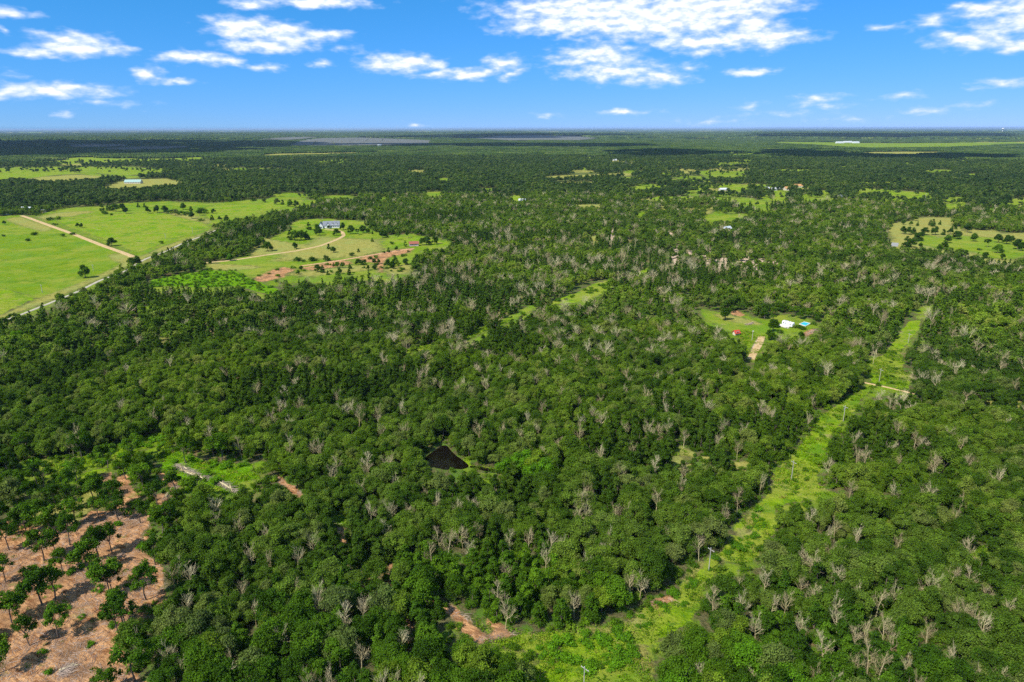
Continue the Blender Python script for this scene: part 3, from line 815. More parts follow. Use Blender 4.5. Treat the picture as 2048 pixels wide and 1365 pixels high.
def mesh_of(mb, name, mat):
    me = bpy.data.meshes.new(name); me.from_pydata(mb.v, [], mb.f); me.materials.append(mat); me.update(); return me

class Proto: pass
def mk_oak(i, kind='wood'):
    g = np.random.default_rng(100 + i + (50 if kind == 'open' else 0))
    p = Proto()
    if kind == 'open':      # tall bare stem, loose flat top, seen alone on the cleared ground
        Hh = 9.2 + g.random(); L = oak_lobes(g, 3.0 + .7 * g.random(), 4.1, Hh, 18, .9)
        p.crown = crown_mesh('oak_crown', g, L, 110, .42, ICO0, M_OAK, .7)
        p.trunk = mesh_of(limb_mb(g, L, 4.0, .19, 9, 1.0), 'oak_trunk', M_BARK)
    elif kind == 'round':   # full crown nearly to the ground, as in the meadows
        Hh = 7.6 + g.random(); L = oak_lobes(g, 3.6, 1.4, Hh, 20, 1.25)
        p.crown = crown_mesh('oak_crown', g, L, 85, .5, ICO0, M_OAK)
        p.trunk = mesh_of(limb_mb(g, L, 2.0, .28, 5), 'oak_trunk', M_BARK)
    else:
        Hh = 8.6 + 1.6 * g.random(); L = oak_lobes(g, 3.3 + .9 * g.random(), 2.6, Hh, 26, 1.22)
        p.crown = crown_mesh('oak_crown', g, L, 115, .38, ICO0, M_OAK, .7)
        p.trunk = mesh_of(limb_mb(g, L, 3.0, .2, 5), 'oak_trunk', M_BARK)
    return p
def mk_cedar(i):
    g = np.random.default_rng(300 + i); p = Proto()
    Hh = 6.2 + 1.8 * g.random(); L = []
    for k in range(22):
        z = .9 + (Hh - 1.2) * g.random() ** 1.15; q = (1 - (z / Hh)) ** .6
        a = g.random() * 6.283; R = 1.9 * q
        L.append((R * math.cos(a) * .8, R * math.sin(a) * .8, z, .45 + .5 * q))
    L.append((0, 0, Hh - .5, .4)); L = np.array(L)
    p.crown = crown_mesh('cedar_crown', g, L, 190, .34, ICO0, M_CEDAR, .55)
    p.trunk = mesh_of(MB().tube([(0, 0, -.1), (0, 0, 2), (.05, .05, Hh * .7)], [.17, .14, .05], 6), 'cedar_trunk', M_BARK)
    return p
def mk_bush(i, mat=None, big=1.0):
    g = np.random.default_rng(400 + i)
    n = 7; L = np.array([((g.random() - .5) * 1.7, (g.random() - .5) * 1.7, .45 + .5 * g.random(), .4 + .3 * g.random()) for _ in range(n)]); L *= big
    return crown_mesh('bush_foliage', g, L, 150, .26, ICO0, mat or M_BUSH, .7)
def mk_dead(i):
    """bare bleached tree: stem, limbs, twigs; returns trunk mesh, branch mesh"""
    g = np.random.default_rng(500 + i); p = Proto()
    wide = [.75, 1.1, .85, 1.35, .7, 1.0, 1.2, .9][i % 8]
    Hh = 8.5 + 2.2 * g.random()
    mb = MB(); tb = MB()
    n = 7; pts = []; q = np.array([0., 0., -.1]); lean = g.normal(size=2) * .12
    for k in range(n):
        pts.append(q.copy()); q = q + np.array([lean[0] + g.normal() * .12, lean[1] + g.normal() * .12, Hh * .9 / (n - 1)])
    rs = [.17 * (1 - k / (n + .3)) + .03 for k in range(n)]
    tb.tube(pts, rs, 6)
    P_ = np.array(pts)
    def branch(p0, d, ln, r, lev):
        m = p0 + d * ln * .5 + g.normal(size=3) * ln * .06
        d2 = d + np.array([0, 0, .25]) + g.normal(size=3) * .15; d2 /= np.linalg.norm(d2)
        e = m + d2 * ln * .5
        mb.tube([p0, m, e], [r, r * .75, r * .5], 3, False)
        if lev <= 0: return
        for k in range([0, 5, 4, 3][lev]):
            t = .3 + .7 * g.random(); s = p0 + (m - p0) * min(1, 2 * t) if t < .5 else m + (e - m) * (2 * t - 1)
            dd = d2 * .95 + g.normal(size=3) * .50 + np.array([0, 0, .12]); dd /= np.linalg.norm(dd)
            branch(s, dd, ln * (.50 + .28 * g.random()), r * .52, lev - 1)
    nb = 11 + int(g.random() * 4)
    for k in range(nb):
        z = .34 + .62 * (k + g.random() * .6) / nb
        f = z * (n - 1); a = int(f); a = min(a, n - 2); s = P_[a] + (P_[a + 1] - P_[a]) * (f - a)
        az_ = g.random() * 6.283; up = .45 + .6 * z
        d = np.array([math.cos(az_), math.sin(az_), up]); d /= np.linalg.norm(d)
        ln = Hh * .40 * wide * (1.15 - z * .65) * (.7 + .5 * g.random()) + .5
        branch(s, d, ln, .075 * (1.2 - z * .5), 2)
    p.trunk = mesh_of(tb, 'dead_trunk', M_DEAD); p.crown = mesh_of(mb, 'dead_branches', M_DEAD)
    return p
OAK = [mk_oak(i) for i in range(9)]
OPEN = [mk_oak(i, 'open') for i in range(6)]
ROUND = [mk_oak(i, 'round') for i in range(5)]
CEDAR = [mk_cedar(i) for i in range(5)]
DEAD = [mk_dead(i) for i in range(10)]
BUSH = [mk_bush(i) for i in range(5)]
# lighter shapes for the woods farther back
def mk_mid(i, cedar=False, far=False):
    g = np.random.default_rng(700 + i)
    if cedar:
        Hh = 6.5 + 1.5 * g.random()
        L = np.array([(.6 * g.normal() * (1 - k / 8), .6 * g.normal() * (1 - k / 8), 1 + k * (Hh - 1.6) / 7, 1.15 * (1 - k / 11)) for k in range(8)])
        return crown_mesh('cedar_mass', g, L, 22, .9, ICO0, M_CEDAR, .5)
    Hh = 8.4 + 1.8 * g.random()
    if far:
        L = oak_lobes(g, 3.3, 2.0, Hh, 7, 1.7)
        return crown_mesh('oak_mass', g, L, 7, 1.5, ICO0, M_FAR, .5)
    L = oak_lobes(g, 3.2 + .8 * g.random(), 2.2, Hh, 13, 1.3)
    return crown_mesh('oak_mass', g, L, 30, .78, ICO0, M_OAK, .6)
MID = [mk_mid(i) for i in range(8)]
MIDC = [mk_mid(20 + i, cedar=True) for i in range(4)]
FAR = [mk_mid(40 + i, far=True) for i in range(6)]
def mk_patch(i, scale):
    """a piece of distant canopy, some 60 m across"""
    g = np.random.default_rng(900 + i)
    S = 60.0; VV = []; FF = []; CC = []; b = 0; Vi, Fi = ICO0
    step = 7.5 * scale
    for x in np.arange(-S / 2, S / 2, step):
        for y in np.arange(-S / 2, S / 2, step):
            c = np.array([x + g.random() * step, y + g.random() * step, 0])
            R = (3.6 + 1.6 * g.random()) * scale; hh = 6.5 + 4 * g.random() + (3 if scale > 1 else 0)
            Vc = Vi * (.75 + .5 * g.random((len(Vi), 1))) * np.array([R, R, hh * .55]) + c + np.array([0, 0, hh * .48])
            VV.append(Vc); FF += [tuple(f) for f in (Fi + b)]; b += len(Vc)
            CC.append(np.full(len(Vc), g.random()))
    me = bpy.data.meshes.new('canopy_patch'); me.from_pydata(np.vstack(VV).tolist(), [], FF)
    a = me.attributes.new('clump', 'FLOAT', 'POINT'); a.data.foreach_set('value', np.concatenate(CC))
    me.materials.append(M_FAR); me.update(); return me
PATCH = [mk_patch(i, 1.0) for i in range(5)]
PATCH2 = [mk_patch(10 + i, 1.7) for i in range(4)]
print('protos', time.time() - T0)

# ------------------------------------------------------------------ scattering as stuff
def joined(name, parts):
    """one mesh from several (trunk + crown) keeping materials and the clump attribute"""
    VV = []; FF = []; MM = []; CC = []; mats = []; b = 0
    for me in parts:
        n = len(me.vertices); co = np.empty(n * 3); me.vertices.foreach_get('co', co); VV.append(co.reshape(-1, 3))
        if me.materials[0] not in mats: mats.append(me.materials[0])
        mi = mats.index(me.materials[0])
        for p in me.polygons: FF.append(tuple(v + b for v in p.vertices)); MM.append(mi)
        if 'clump' in me.attributes:
            c = np.empty(n); me.attributes['clump'].data.foreach_get('value', c)
        else: c = np.full(n, .5)
        CC.append(c); b += n
    me = bpy.data.meshes.new(name); me.from_pydata(np.vstack(VV).tolist(), [], FF)
    for m in mats: me.materials.append(m)
    me.polygons.foreach_set('material_index', MM)
    a = me.attributes.new('clump', 'FLOAT', 'POINT'); a.data.foreach_set('value', np.concatenate(CC)); me.update()
    return me

def scatter(name, label, meshes, P3, rz, scl, idx, tilt=None):
    """ONE object of kind stuff: geometry nodes set the shapes of `meshes` on the points"""
    pc = bpy.data.collections.new(name + '_shapes')      # not linked to the scene
    for k, me in enumerate(meshes):
        o = bpy.data.objects.new('%s_%02d' % (name, k), me); pc.objects.link(o)
    n = len(P3)
    me = bpy.data.meshes.new(name); me.vertices.add(n); me.vertices.foreach_set('co', np.asarray(P3, float).ravel())
    rot = np.zeros((n, 3)); rot[:, 2] = rz
    if tilt is not None: rot[:, :2] = tilt
    a = me.attributes.new('rot', 'FLOAT_VECTOR', 'POINT'); a.data.foreach_set('vector', rot.ravel())
    sc = np.asarray(scl, float)
    if sc.ndim == 1: sc = np.stack([sc, sc, sc], 1)
    a = me.attributes.new('scl', 'FLOAT_VECTOR', 'POINT'); a.data.foreach_set('vector', sc.ravel())
    a = me.attributes.new('idx', 'INT', 'POINT'); a.data.foreach_set('value', np.asarray(idx, np.int32))
    me.update()
    o = bpy.data.objects.new(name, me); COL.objects.link(o)
    ng = bpy.data.node_groups.new(name, 'GeometryNodeTree')
    ng.interface.new_socket('Geometry', in_out='INPUT', socket_type='NodeSocketGeometry')
    ng.interface.new_socket('Geometry', in_out='OUTPUT', socket_type='NodeSocketGeometry')
    N = ng.nodes; Lk = ng.links
    gi = N.new('NodeGroupInput'); go = N.new('NodeGroupOutput')
    ci = N.new('GeometryNodeCollectionInfo'); ci.inputs['Collection'].default_value = pc
    ci.inputs['Separate Children'].default_value = True; ci.inputs['Reset Children'].default_value = True
    ip = N.new('GeometryNodeInstanceOnPoints')
    def na(nm, ty):
        x = N.new('GeometryNodeInputNamedAttribute'); x.data_type = ty; x.inputs['Name'].default_value = nm; return x
    r = na('rot', 'FLOAT_VECTOR'); s = na('scl', 'FLOAT_VECTOR'); ii = na('idx', 'INT')
    er = N.new('FunctionNodeEulerToRotation'); Lk.new(r.outputs[0], er.inputs[0])
    Lk.new(gi.outputs[0], ip.inputs['Points']); Lk.new(ci.outputs[0], ip.inputs['Instance'])
    ip.inputs['Pick Instance'].default_value = True
    Lk.new(ii.outputs[0], ip.inputs['Instance Index']); Lk.new(er.outputs[0], ip.inputs['Rotation']); Lk.new(s.outputs[0], ip.inputs['Scale'])
    Lk.new(ip.outputs[0], go.inputs[0])
    md = o.modifiers.new('scatter', 'NODES'); md.node_group = ng
    tag(o, label, kind='stuff')
    return o

def jgrid(r0, r1, s, half=46.0, jit=.42):
    x = np.arange(-r1 * math.sin(rad(half)), r1 * math.sin(rad(half)), s)
    y = np.arange(r0 * math.cos(rad(half)), r1, s * .92)
    X, Y = np.meshgrid(x, y); X = X + (np.arange(len(y)) % 2)[:, None] * s * .5
    P_ = np.stack([X.ravel(), Y.ravel()], 1); P_ += (rng.random(P_.shape) - .5) * 2 * jit * s
    r = np.hypot(P_[:, 0], P_[:, 1]); a = np.degrees(np.arctan2(P_[:, 0], P_[:, 1]))
    return P_[(r >= r0) & (r < r1) & (np.abs(a) < half)]

def hidden_clear(P_, h):
    """trees whose foot or crown would stand in (or be seen against) open ground are left out"""
    rr_ = np.hypot(P_[:, 0], P_[:, 1])
    amp = np.clip(rr_ * .012 - 2.2, .35, 14)[:, None]
    wob = np.stack([vnoise(P_, 9, 61) + vnoise(P_, 30, 62) - 1, vnoise(P_, 9, 63) + vnoise(P_, 30, 64) - 1], 1)
    P_ = P_ + wob * amp * 1.5
    mgn = np.where(rr_ < 700, 1.9, 0.0)
    c = clear_at(P_, mgn)
    for k in (.28, .52, .74):
        hh = h * np.where(rr_ < 420, k * 1.12, k); s = CAM_H / (CAM_H - hh)
        c |= clear_at(P_ * s[:, None], mgn)
    c |= sdf(P_ * (CAM_H / (CAM_H - 9.0)), pond_w, 4.0) < .5
    return c

# --- single trees placed where the photo shows them: (x, y) of the foot, height m, kind, look
def C5(x, y): return (x / 4.0, 1024 + y / 4.0)
def C1(x, y): return (x / 3.97, 680 + y / 3.97)
def C3(x, y): return (x / 2.926, 340 + y / 2.926)
def C4(x, y): return (700 + x / 2.926, 340 + y / 2.926)
def C6(x, y): return (1348 + x / 2.926, 340 + y / 2.926)
def CM(x, y): return (580 + x / 6.4, 420 + y / 6.4)
def CR(x, y): return (1440 + x / 9.31, 610 + y / 9.31)
SINGLE = []
for (x, y, hpx) in [(232,1064,235),(462,1003,265),(938,962,270),(985,965,300),(868,672,320),(1165,700,340),(900,650,240),(335,740,370),(440,690,270),(712,482,270),(785,372,260),(892,322,240),(558,262,260),(350,385,250),(440,345,200),(500,485,200),(42,555,220),(70,300,230),(210,180,240),(150,182,200),(300,85,200),(790,50,170),(945,58,200),(1120,85,180),(1300,190,240),(1372,180,260),(992,880,270),(1078,1350,330),(870,1440,200),(-30,1290,260),(90,880,240),(150,860,200),(1240,420,230),(1270,1280,260),(10,130,210),(410,160,220),(600,100,210),(1400,300,180)]:
    SINGLE.append((C5(x, y), hpx / 4.0, 'open', 'clearing'))
for (x, y, hpx) in [(200,925,200),(650,935,230),(855,1010,190),(1058,975,230),(345,1160,190),(292,1140,170),(612,1135,190),(745,1275,220),(787,1265,190),(920,1345,230),(1250,1315,200),(1000,1105,180),(437,1300,170),(1475,975,230),(1762,962,260),(60,1040,160),(560,1210,200),(120,1220,180),(250,1280,170),(1390,1240,190),(1560,1300,220),(590,1340,180),(1130,1180,200)]:
    SINGLE.append((C1(x, y), hpx / 3.97, 'open', 'clearing'))
for (x, y, h, lk) in [(655,442,50,'r'),(502,626,74,'r'),(30,316,24,'r'),(200,378,20,'s'),(168,411,16,'s'),(372,386,18,'s'),(428,376,16,'s'),(20,385,12,'s'),(455,332,26,'r'),(482,335,28,'r'),(337,286,20,'s'),(296,291,20,'s'),(322,319,14,'s'),(740,252,38,'r'),(615,254,22,'s'),(655,262,12,'s'),(600,238,52,'c'),(640,236,56,'c'),(680,240,52,'r'),(720,238,46,'r'),(812,216,26,'c'),(850,216,26,'c'),(868,252,40,'r'),(925,248,44,'r'),(965,252,48,'r'),(1075,230,40,'r'),(1125,282,44,'r'),(1030,262,36,'r'),(1075,262,30,'s'),(1120,240,30,'c'),(1170,264,44,'r'),(1190,250,34,'s'),(1005,250,30,'s'),(1250,252,28,'r'),(1243,292,32,'c'),(1290,296,28,'r'),(1328,297,36,'c'),(1547,188,26,'r'),(1490,180,18,'s'),(1622,200,36,'r'),(1655,202,30,'c'),(1700,212,44,'c'),(1735,216,40,'r'),(945,428,16,'s'),(712,578,34,'c'),(688,600,20,'s'),(770,566,56,'r'),(805,560,60,'r'),(760,575,40,'c'),(118,258,20,'s'),(1183,297,22,'s'),
   (1517,452,50,'r'),(1570,474,56,'r'),(1700,408,70,'c'),(1728,412,80,'r'),(1765,410,72,'r'),(1798,404,50,'c'),(1810,350,46,'c'),(1870,382,50,'r'),(1725,461,38,'r'),(1738,532,26,'s'),(1834,532,26,'s'),(1905,532,36,'r'),(1350,530,44,'r'),(1232,545,30,'c'),(1925,462,32,'c'),(1953,482,34,'r')]:
    SINGLE.append((C3(x, y), h / 2.926, {'r': 'round', 'c': 'cedar', 's': 'shrub'}[lk], 'field'))
for (x, y, h, lk) in [(500,238,44,'r'),(597,326,90,'r'),(685,256,96,'r'),(780,306,112,'r'),(870,316,80,'o'),(940,298,104,'r'),(1000,300,70,'r'),(1058,308,44,'c'),(1190,358,100,'r'),(1230,350,60,'r'),(1380,380,94,'o'),(1518,362,86,'o'),(1055,408,54,'c'),(1478,466,78,'c'),(1300,438,36,'s'),(1262,540,62,'c'),(1372,520,56,'r'),(1205,552,28,'s'),(878,540,48,'c'),(800,586,44,'s'),(1025,630,42,'s'),(1105,618,40,'s'),(880,700,76,'r'),(930,704,70,'c'),(960,690,60,'r'),(1080,690,70,'r'),(1140,690,66,'r'),(1000,770,66,'r'),(1090,760,60,'r'),(1250,740,110,'r'),(1320,750,100,'r'),(1370,720,90,'c'),(610,740,80,'r'),(680,740,74,'r'),(770,750,70,'c'),(350,790,96,'r'),(420,800,96,'c'),(300,640,40,'s'),(460,640,56,'r'),(490,650,40,'r'),(90,640,44,'r'),(175,660,30,'s'),(110,820,56,'r'),(150,770,60,'r'),(490,830,60,'c'),(640,820,80,'r'),(760,830,80,'c'),(1750,450,110,'r'),(1850,440,110,'r'),(1690,450,90,'r'),(1350,690,90,'r'),(1480,700,80,'r'),(350,290,110,'r'),(225,380,70,'r'),(560,720,50,'c')]:
    SINGLE.append((CM(x, y), h / 6.4, {'r': 'round', 'c': 'cedar', 's': 'shrub', 'o': 'open'}[lk], 'meadow'))
for (x, y, h, lk) in [(1270,337,28,'c'),(1345,326,28,'r'),(1385,330,26,'r'),(1425,333,26,'c'),(1515,336,44,'c'),(1556,326,26,'c'),(1340,380,46,'r'),(1375,384,46,'r'),(1400,380,40,'c'),(1413,422,50,'c'),(1430,420,50,'r'),(1360,456,66,'c'),(1385,458,50,'r'),(1440,462,32,'r'),(1465,386,46,'r'),(1530,386,50,'r'),(1575,386,36,'c'),(1550,478,40,'c'),(1580,470,54,'c'),(1600,432,48,'r'),(1615,382,40,'r'),(1655,410,48,'r'),(1670,405,40,'r'),(1715,372,66,'r'),(1755,424,50,'r'),(1835,457,48,'o'),(1895,492,50,'r'),(1900,432,50,'r'),(1945,440,54,'r'),(1975,430,40,'r'),(2010,470,60,'r'),(2035,480,50,'r'),(1787,476,14,'s'),(1705,504,30,'r'),(1820,522,36,'r'),(1920,530,34,'r'),(1600,500,22,'s'),(1500,330,34,'c'),(190,130,34,'r'),(1690,360,40,'r'),(1640,352,40,'c')]:
    SINGLE.append((C6(x, y), h / 2.926, {'r': 'round', 'c': 'cedar', 's': 'shrub', 'o': 'open'}[lk], 'pasture'))
for (x, y, h, lk) in [(95,290,230,'r'),(830,275,200,'r'),(770,250,120,'r'),(985,300,110,'o'),(985,505,230,'r'),(1030,430,110,'r'),(1285,238,210,'o'),(430,158,160,'o'),(1410,205,180,'o'),(1495,270,190,'r'),(1800,310,160,'r'),(1565,195,150,'o'),(1480,455,70,'s'),(1545,470,60,'s'),(1420,440,70,'s'),(1100,540,70,'s'),(560,120,160,'o'),(1130,150,180,'r'),(1640,250,180,'r'),(1750,380,60,'s'),(900,640,170,'r'),(960,660,150,'r'),(1500,640,130,'r')]:
    SINGLE.append((CR(x, y), h / 9.31, {'r': 'round', 'c': 'cedar', 's': 'shrub', 'o': 'open'}[lk], 'camp'))
# --- dead trees: centre of the bare crown in the photo and its width
DEADPX = []
def addd(ox, oy, k, L):
    for t in L: DEADPX.append((ox + t[0] / k, oy + t[1] / k, (t[2] if len(t) > 2 else 60) / k))
addd(512,1024,4,[(80,120,80),(70,330,80),(310,600,190),(500,690,90),(840,700,110),(200,950,80),(1000,1320,170),(600,1240,90),(1270,1350,90),(1130,1300,80),(400,1300,90),(560,1350,80),(1040,100,70),(1770,100,80),(1650,130,70),(1700,240,50),(2025,180,50),(1400,260,70),(1980,420,140),(1990,740,130),(1940,600,60),(820,1050,40),(1180,960,50)])
addd(1024,1024,4,[(130,150,70),(265,300,70),(320,170,60),(390,220,60),(610,110,60),(1240,120,60),(755,265,60),(590,370,70),(500,660,80),(1510,220,90),(1620,670,120),(1835,680,80),(1960,860,90),(960,520,60),(1030,520,60),(1470,1230,90),(1810,520,80),(1915,1260,50),(800,150,70),(2030,480,60)])
addd(1536,1024,4,[(340,20,70),(550,80,80),(480,120,50),(745,145,60),(1045,200,50),(1600,230,80),(285,300,60),(465,270,60),(570,290,80),(560,465,135),(270,530,60),(745,600,60),(1030,600,80),(890,660,60),(1330,540,150),(1240,600,60),(1640,490,100),(1475,460,50),(1740,610,80),(2030,630,70),(150,660,70),(40,670,70),(350,630,90),(560,690,80),(270,850,60),(580,810,50),(950,860,100),(1300,900,80),(1760,850,100),(1530,730,60),(1600,740,50),(1680,780,50),(710,930,80),(820,890,60),(1000,960,60),(130,1100,60),(830,1090,110),(720,1160,80),(910,1170,60),(1110,1170,50),(1500,1080,50),(380,1250,60),(530,1330,120),(1220,1340,120),(1700,1270,100),(1860,1280,120),(1930,720,60)])
addd(0,1024,4,[(1990,280,80),(1370,440,110),(1520,440,80),(1940,570,80),(1500,670,80),(2020,720,80),(1100,970,100),(1330,1100,160),(1450,1200,110),(1850,1280,130),(1840,1100,60),(1720,20,80),(1900,60,70)])
addd(512,680,3.97,[(1010,110,80),(1840,200,50),(1940,230,80),(540,150,70),(1290,330,60),(1480,340,80),(1600,360,80),(1700,380,80),(640,420,80),(230,390,60),(270,770,90),(260,840,70),(1840,500,110),(1890,560,70),(1950,690,80),(1080,930,90),(860,1000,90),(600,1010,80),(650,950,70),(830,1140,80),(1110,1090,60),(1420,1240,110),(1720,1280,120),(900,1290,80),(1060,1320,150),(1220,1330,90),(1880,1200,70),(1600,1280,70),(1340,1180,50),(960,540,80),(1290,250,50),(260,620,50),(990,600,60),(820,520,60)])
addd(1024,680,3.97,[(820,130,60),(590,180,50),(990,160,50),(980,250,60),(1220,70,60),(1360,90,60),(1570,120,60),(1640,250,60),(1980,250,80),(1360,330,70),(1470,410,60),(530,460,50),(700,460,60),(1090,510,110),(1220,520,80),(1970,520,80),(120,600,90),(710,600,110),(550,620,80),(540,710,80),(1240,680,120),(1690,670,100),(1630,770,80),(1370,730,50),(1800,810,50),(190,680,70),(370,800,80),(270,870,80),(700,860,90),(1140,960,70),(1370,1010,80),(1150,1220,100),(1800,1220,70),(1980,1080,80),(530,1340,80),(600,1310,60),(830,1320,80),(920,1310,70),(1700,1330,60),(600,1160,70),(380,400,60),(430,400,50),(1200,420,70),(40,160,50),(180,290,60),(240,500,70),(900,380,50),(870,1010,60)])
addd(1536,680,3.97,[(190,400,70),(120,290,50),(350,460,60),(60,570,60),(990,510,120),(890,430,60),(1140,520,60),(1960,340,90),(1650,240,60),(1470,200,80),(1180,730,50),(690,760,70),(720,890,110),(500,960,60),(1060,930,70),(1300,890,50),(1580,930,60),(1640,940,50),(660,1140,80),(1010,1150,70),(1330,1060,90),(1300,1220,190),(1560,1250,80),(1780,1080,60),(1870,1050,80),(1540,790,60),(850,90,50),(30,240,60),(330,600,50),(1690,330,40),(1560,500,60)])
addd(0,680,3.97,[(1780,230,60),(1100,320,60),(1290,460,70),(1560,420,60),(1210,570,80),(960,480,60),(1660,700,80),(1480,620,60),(1980,620,70),(600,680,50),(1680,1280,160),(1900,800,90)])

S_PT = []   # registry of occupied ground
IND = {'oak_tree': [], 'cedar_tree': [], 'dead_tree': [], 'shrub': []}
LOOKS = {'dark green': (.044, .100, .007), 'mid green': (.076, .158, .009), 'grey green': (.112, .162, .030), 'yellow green': (.140, .222, .016), 'bright green': (.092, .215, .010)}
LN = list(LOOKS)
def pick_look(px, py):
    r = random.random()
    return LN[0] if r < .30 else LN[1] if r < .62 else LN[2] if r < .80 else LN[3] if r < .93 else LN[4]
for (p, hpx, kind, area) in SINGLE:
    g0 = G(*p)
    # height in metres from the height in the photo
    a, _ = proj(np.array([[g0[0], g0[1], 0], [g0[0], g0[1], 10.0]])); m10 = max(1e-3, a[0][1] - a[1][1])
    h = hpx / m10 * 10.0
    h = min(max(h, 1.2), 11.5)
    IND['shrub' if kind == 'shrub' else 'cedar_tree' if kind == 'cedar' else 'oak_tree'].append(dict(p=g0, h=h, v=kind, area=area, look=('dark green' if random.random() < .45 else 'mid green') if kind == 'open' else 'dark green' if random.random() < .75 else pick_look(*p)))
    S_PT.append((g0[0], g0[1], 4.2 if kind == 'open' else 3.2))
for (x, y, hm, lk) in [(912,898,7,'yellow green'),(1035,950,9,'bright green'),(1052,944,9,'bright green'),(1072,952,10,'yellow green'),(1090,962,9,'bright green'),(1062,968,8,'bright green'),(1010,958,8,'bright green'),(40,690,9,'bright green'),(60,700,9,'yellow green'),(1440,850,8,'yellow green'),(1300,860,9,'mid green')]:
    g0 = G(x, y); IND['oak_tree'].append(dict(p=g0, h=hm, v='wood', area='wood', look=lk)); S_PT.append((g0[0], g0[1], 3.2))
for (x, y, wpx) in DEADPX:
    g0 = G(x, y, 7.5)
    a, dp = proj(np.array([[g0[0], g0[1], 7.5]]))
    wm = wpx * dp[0] / F
    IND['dead_tree'].append(dict(p=g0, h=min(11.0, max(8.8, 8.2 + wm * .35)), wm=min(6.6, max(2.0, wm * .9)), area='wood'))
    S_PT.append((g0[0], g0[1], 2.3))

# --- the woods: candidate trees near to far
def thin_by(P_, pts):
    """drop candidates that stand within the radius of an already placed tree (grid hash)"""
    keep = np.ones(len(P_), bool)
    for (x, y, r) in pts:
        m = (np.abs(P_[:, 0] - x) < r) & (np.abs(P_[:, 1] - y) < r)
        if m.any():
            i = np.where(m)[0]; d = np.hypot(P_[i, 0] - x, P_[i, 1] - y); keep[i[d < r]] = False
    return keep
near = jgrid(95, 420, 4.3)
mid = jgrid(420, 1300, 5.2)
farr = jgrid(1300, 3100, 8.2)
def wood(P_, dens_lo=.0):
    h = np.full(len(P_), 9.0)
    ok = ~hidden_clear(P_, h)
    px, _ = proj(np.column_stack([P_, np.zeros(len(P_))]))
    loose = (px[:, 1] < 345) | ((px[:, 1] < 425) & (px[:, 0] > 1200))
    ok |= loose & (rng.random(len(P_)) < np.where(vnoise(P_, 35, 66) > .62, .35, .03))
    sandy = (px[:, 0] > 1200) & (px[:, 0] < 1580) & (px[:, 1] > 452) & (px[:, 1] < 550)
    ok |= sandy & (rng.random(len(P_)) < .28)
    return P_[ok]
near = wood(near); mid = wood(mid); farr = wood(farr)
near = near[thin_by(near, S_PT)]; m2 = [q for q in S_PT if math.hypot(q[0], q[1]) > 400]; mid = mid[thin_by(mid, m2)]
# inside the loosely wooded upper part of the red clearing and around the sandy openings trees stand apart
def thin_poly(P_, pts, keep):
    A = np.array([G(*p) for p in pts]); s = sdf(P_, A, 3.0) < 0
    return P_[~s | (rng.random(len(P_)) < keep)]
near = thin_poly(near, [(-40,945),(150,935),(330,930),(350,960),(330,1030),(330,1200),(270,1240),(262,1365),(-60,1400)], .16)
near = thin_poly(near, [(330,905),(480,900),(560,930),(600,1000),(500,1010),(400,1000),(340,960)], .55)
mid = thin_poly(mid, [(1200,450),(1360,460),(1600,500),(1620,540),(1480,550),(1330,540),(1210,500)], .6)
mid = thin_poly(mid, [(1240,365),(1900,370),(1900,410),(1560,410),(1250,392)], .45)
mid = thin_poly(mid, [(1330,580),(1420,600),(1700,610),(1690,650),(1640,650),(1450,610),(1340,620)], .6)
mid = thin_poly(mid, [(480,545),(640,545),(830,540),(800,580),(560,590)], .45)
farr = thin_poly(farr, [(-50,310),(560,305),(760,312),(700,335),(330,352),(-50,345)], .55)
farr = thin_poly(farr, [(1240,330),(1540,330),(1560,345),(1900,340),(1900,362),(1560,362),(1240,360)], .7)
print('trees', len(near), len(mid), len(farr), time.time() - T0)

# slow maps of what grows where
def cedar_w(P_): return vnoise(P_, 60, 21) * .6 + vnoise(P_, 17, 22) * .4
def dead_w(P_):
    a = vnoise(P_, 90, 31)
    px, _ = proj(np.column_stack([P_, np.full(len(P_), 7.0)]))
    zone = np.interp(px[:, 1], [330, 420, 480, 560, 680, 760, 1000, 1365], [.02, .035, .06, .08, .075, .04, .010, .007])
    side = np.interp(px[:, 0], [0, 350, 650, 800, 1700, 2048], [.1, .25, .6, 1.1, 1.1, .9])
    return zone * side * (.7 + .7 * a)
r_near = np.hypot(near[:, 0], near[:, 1])
u = rng.random(len(near)); cw = cedar_w(near); dw = dead_w(near)
kind_near = np.where(u < dw, 2, np.where(cw > .60, 1, 0))
kind_near = np.where((kind_near == 0) & (rng.random(len(near)) < .17), 1, kind_near)
px_n, _ = proj(np.column_stack([near, np.full(len(near), 5.0)]))
inframe = (px_n[:, 0] > -10) & (px_n[:, 0] < 2058) & (px_n[:, 1] < 1385)
order = np.argsort(r_near)
quota = {0: 300 - sum(1 for _ in IND['oak_tree']), 1: 190 - len(IND['cedar_tree'])}
taken = np.zeros(len(near), bool)
for i in order:
    k = int(kind_near[i])
    if k == 2 or not inframe[i]: continue
    if quota[k] > 0:
        quota[k] -= 1; taken[i] = True
        if k == 0: IND['oak_tree'].append(dict(p=tuple(near[i]), h=6.2 + 3.9 * rng.random(), v='wood', area='wood', look=pick_look(*px_n[i])))
        else: IND['cedar_tree'].append(dict(p=tuple(near[i]), h=6.2 + 2.0 * rng.random(), v='cedar', area='wood', look='dark green' if random.random() < .6 else 'mid green'))
# dead trees of the background woods: the nearest fill up to the limit
dn = [i for i in order if kind_near[i] == 2 and inframe[i]]
for i in dn:
    if len(IND['dead_tree']) < 298:
        taken[i] = True; IND['dead_tree'].append(dict(p=tuple(near[i]), h=9 + 2.2 * rng.random(), wm=2.8 + 3 * rng.random(), area='wood'))
print('individuals', {k: len(v) for k, v in IND.items()})

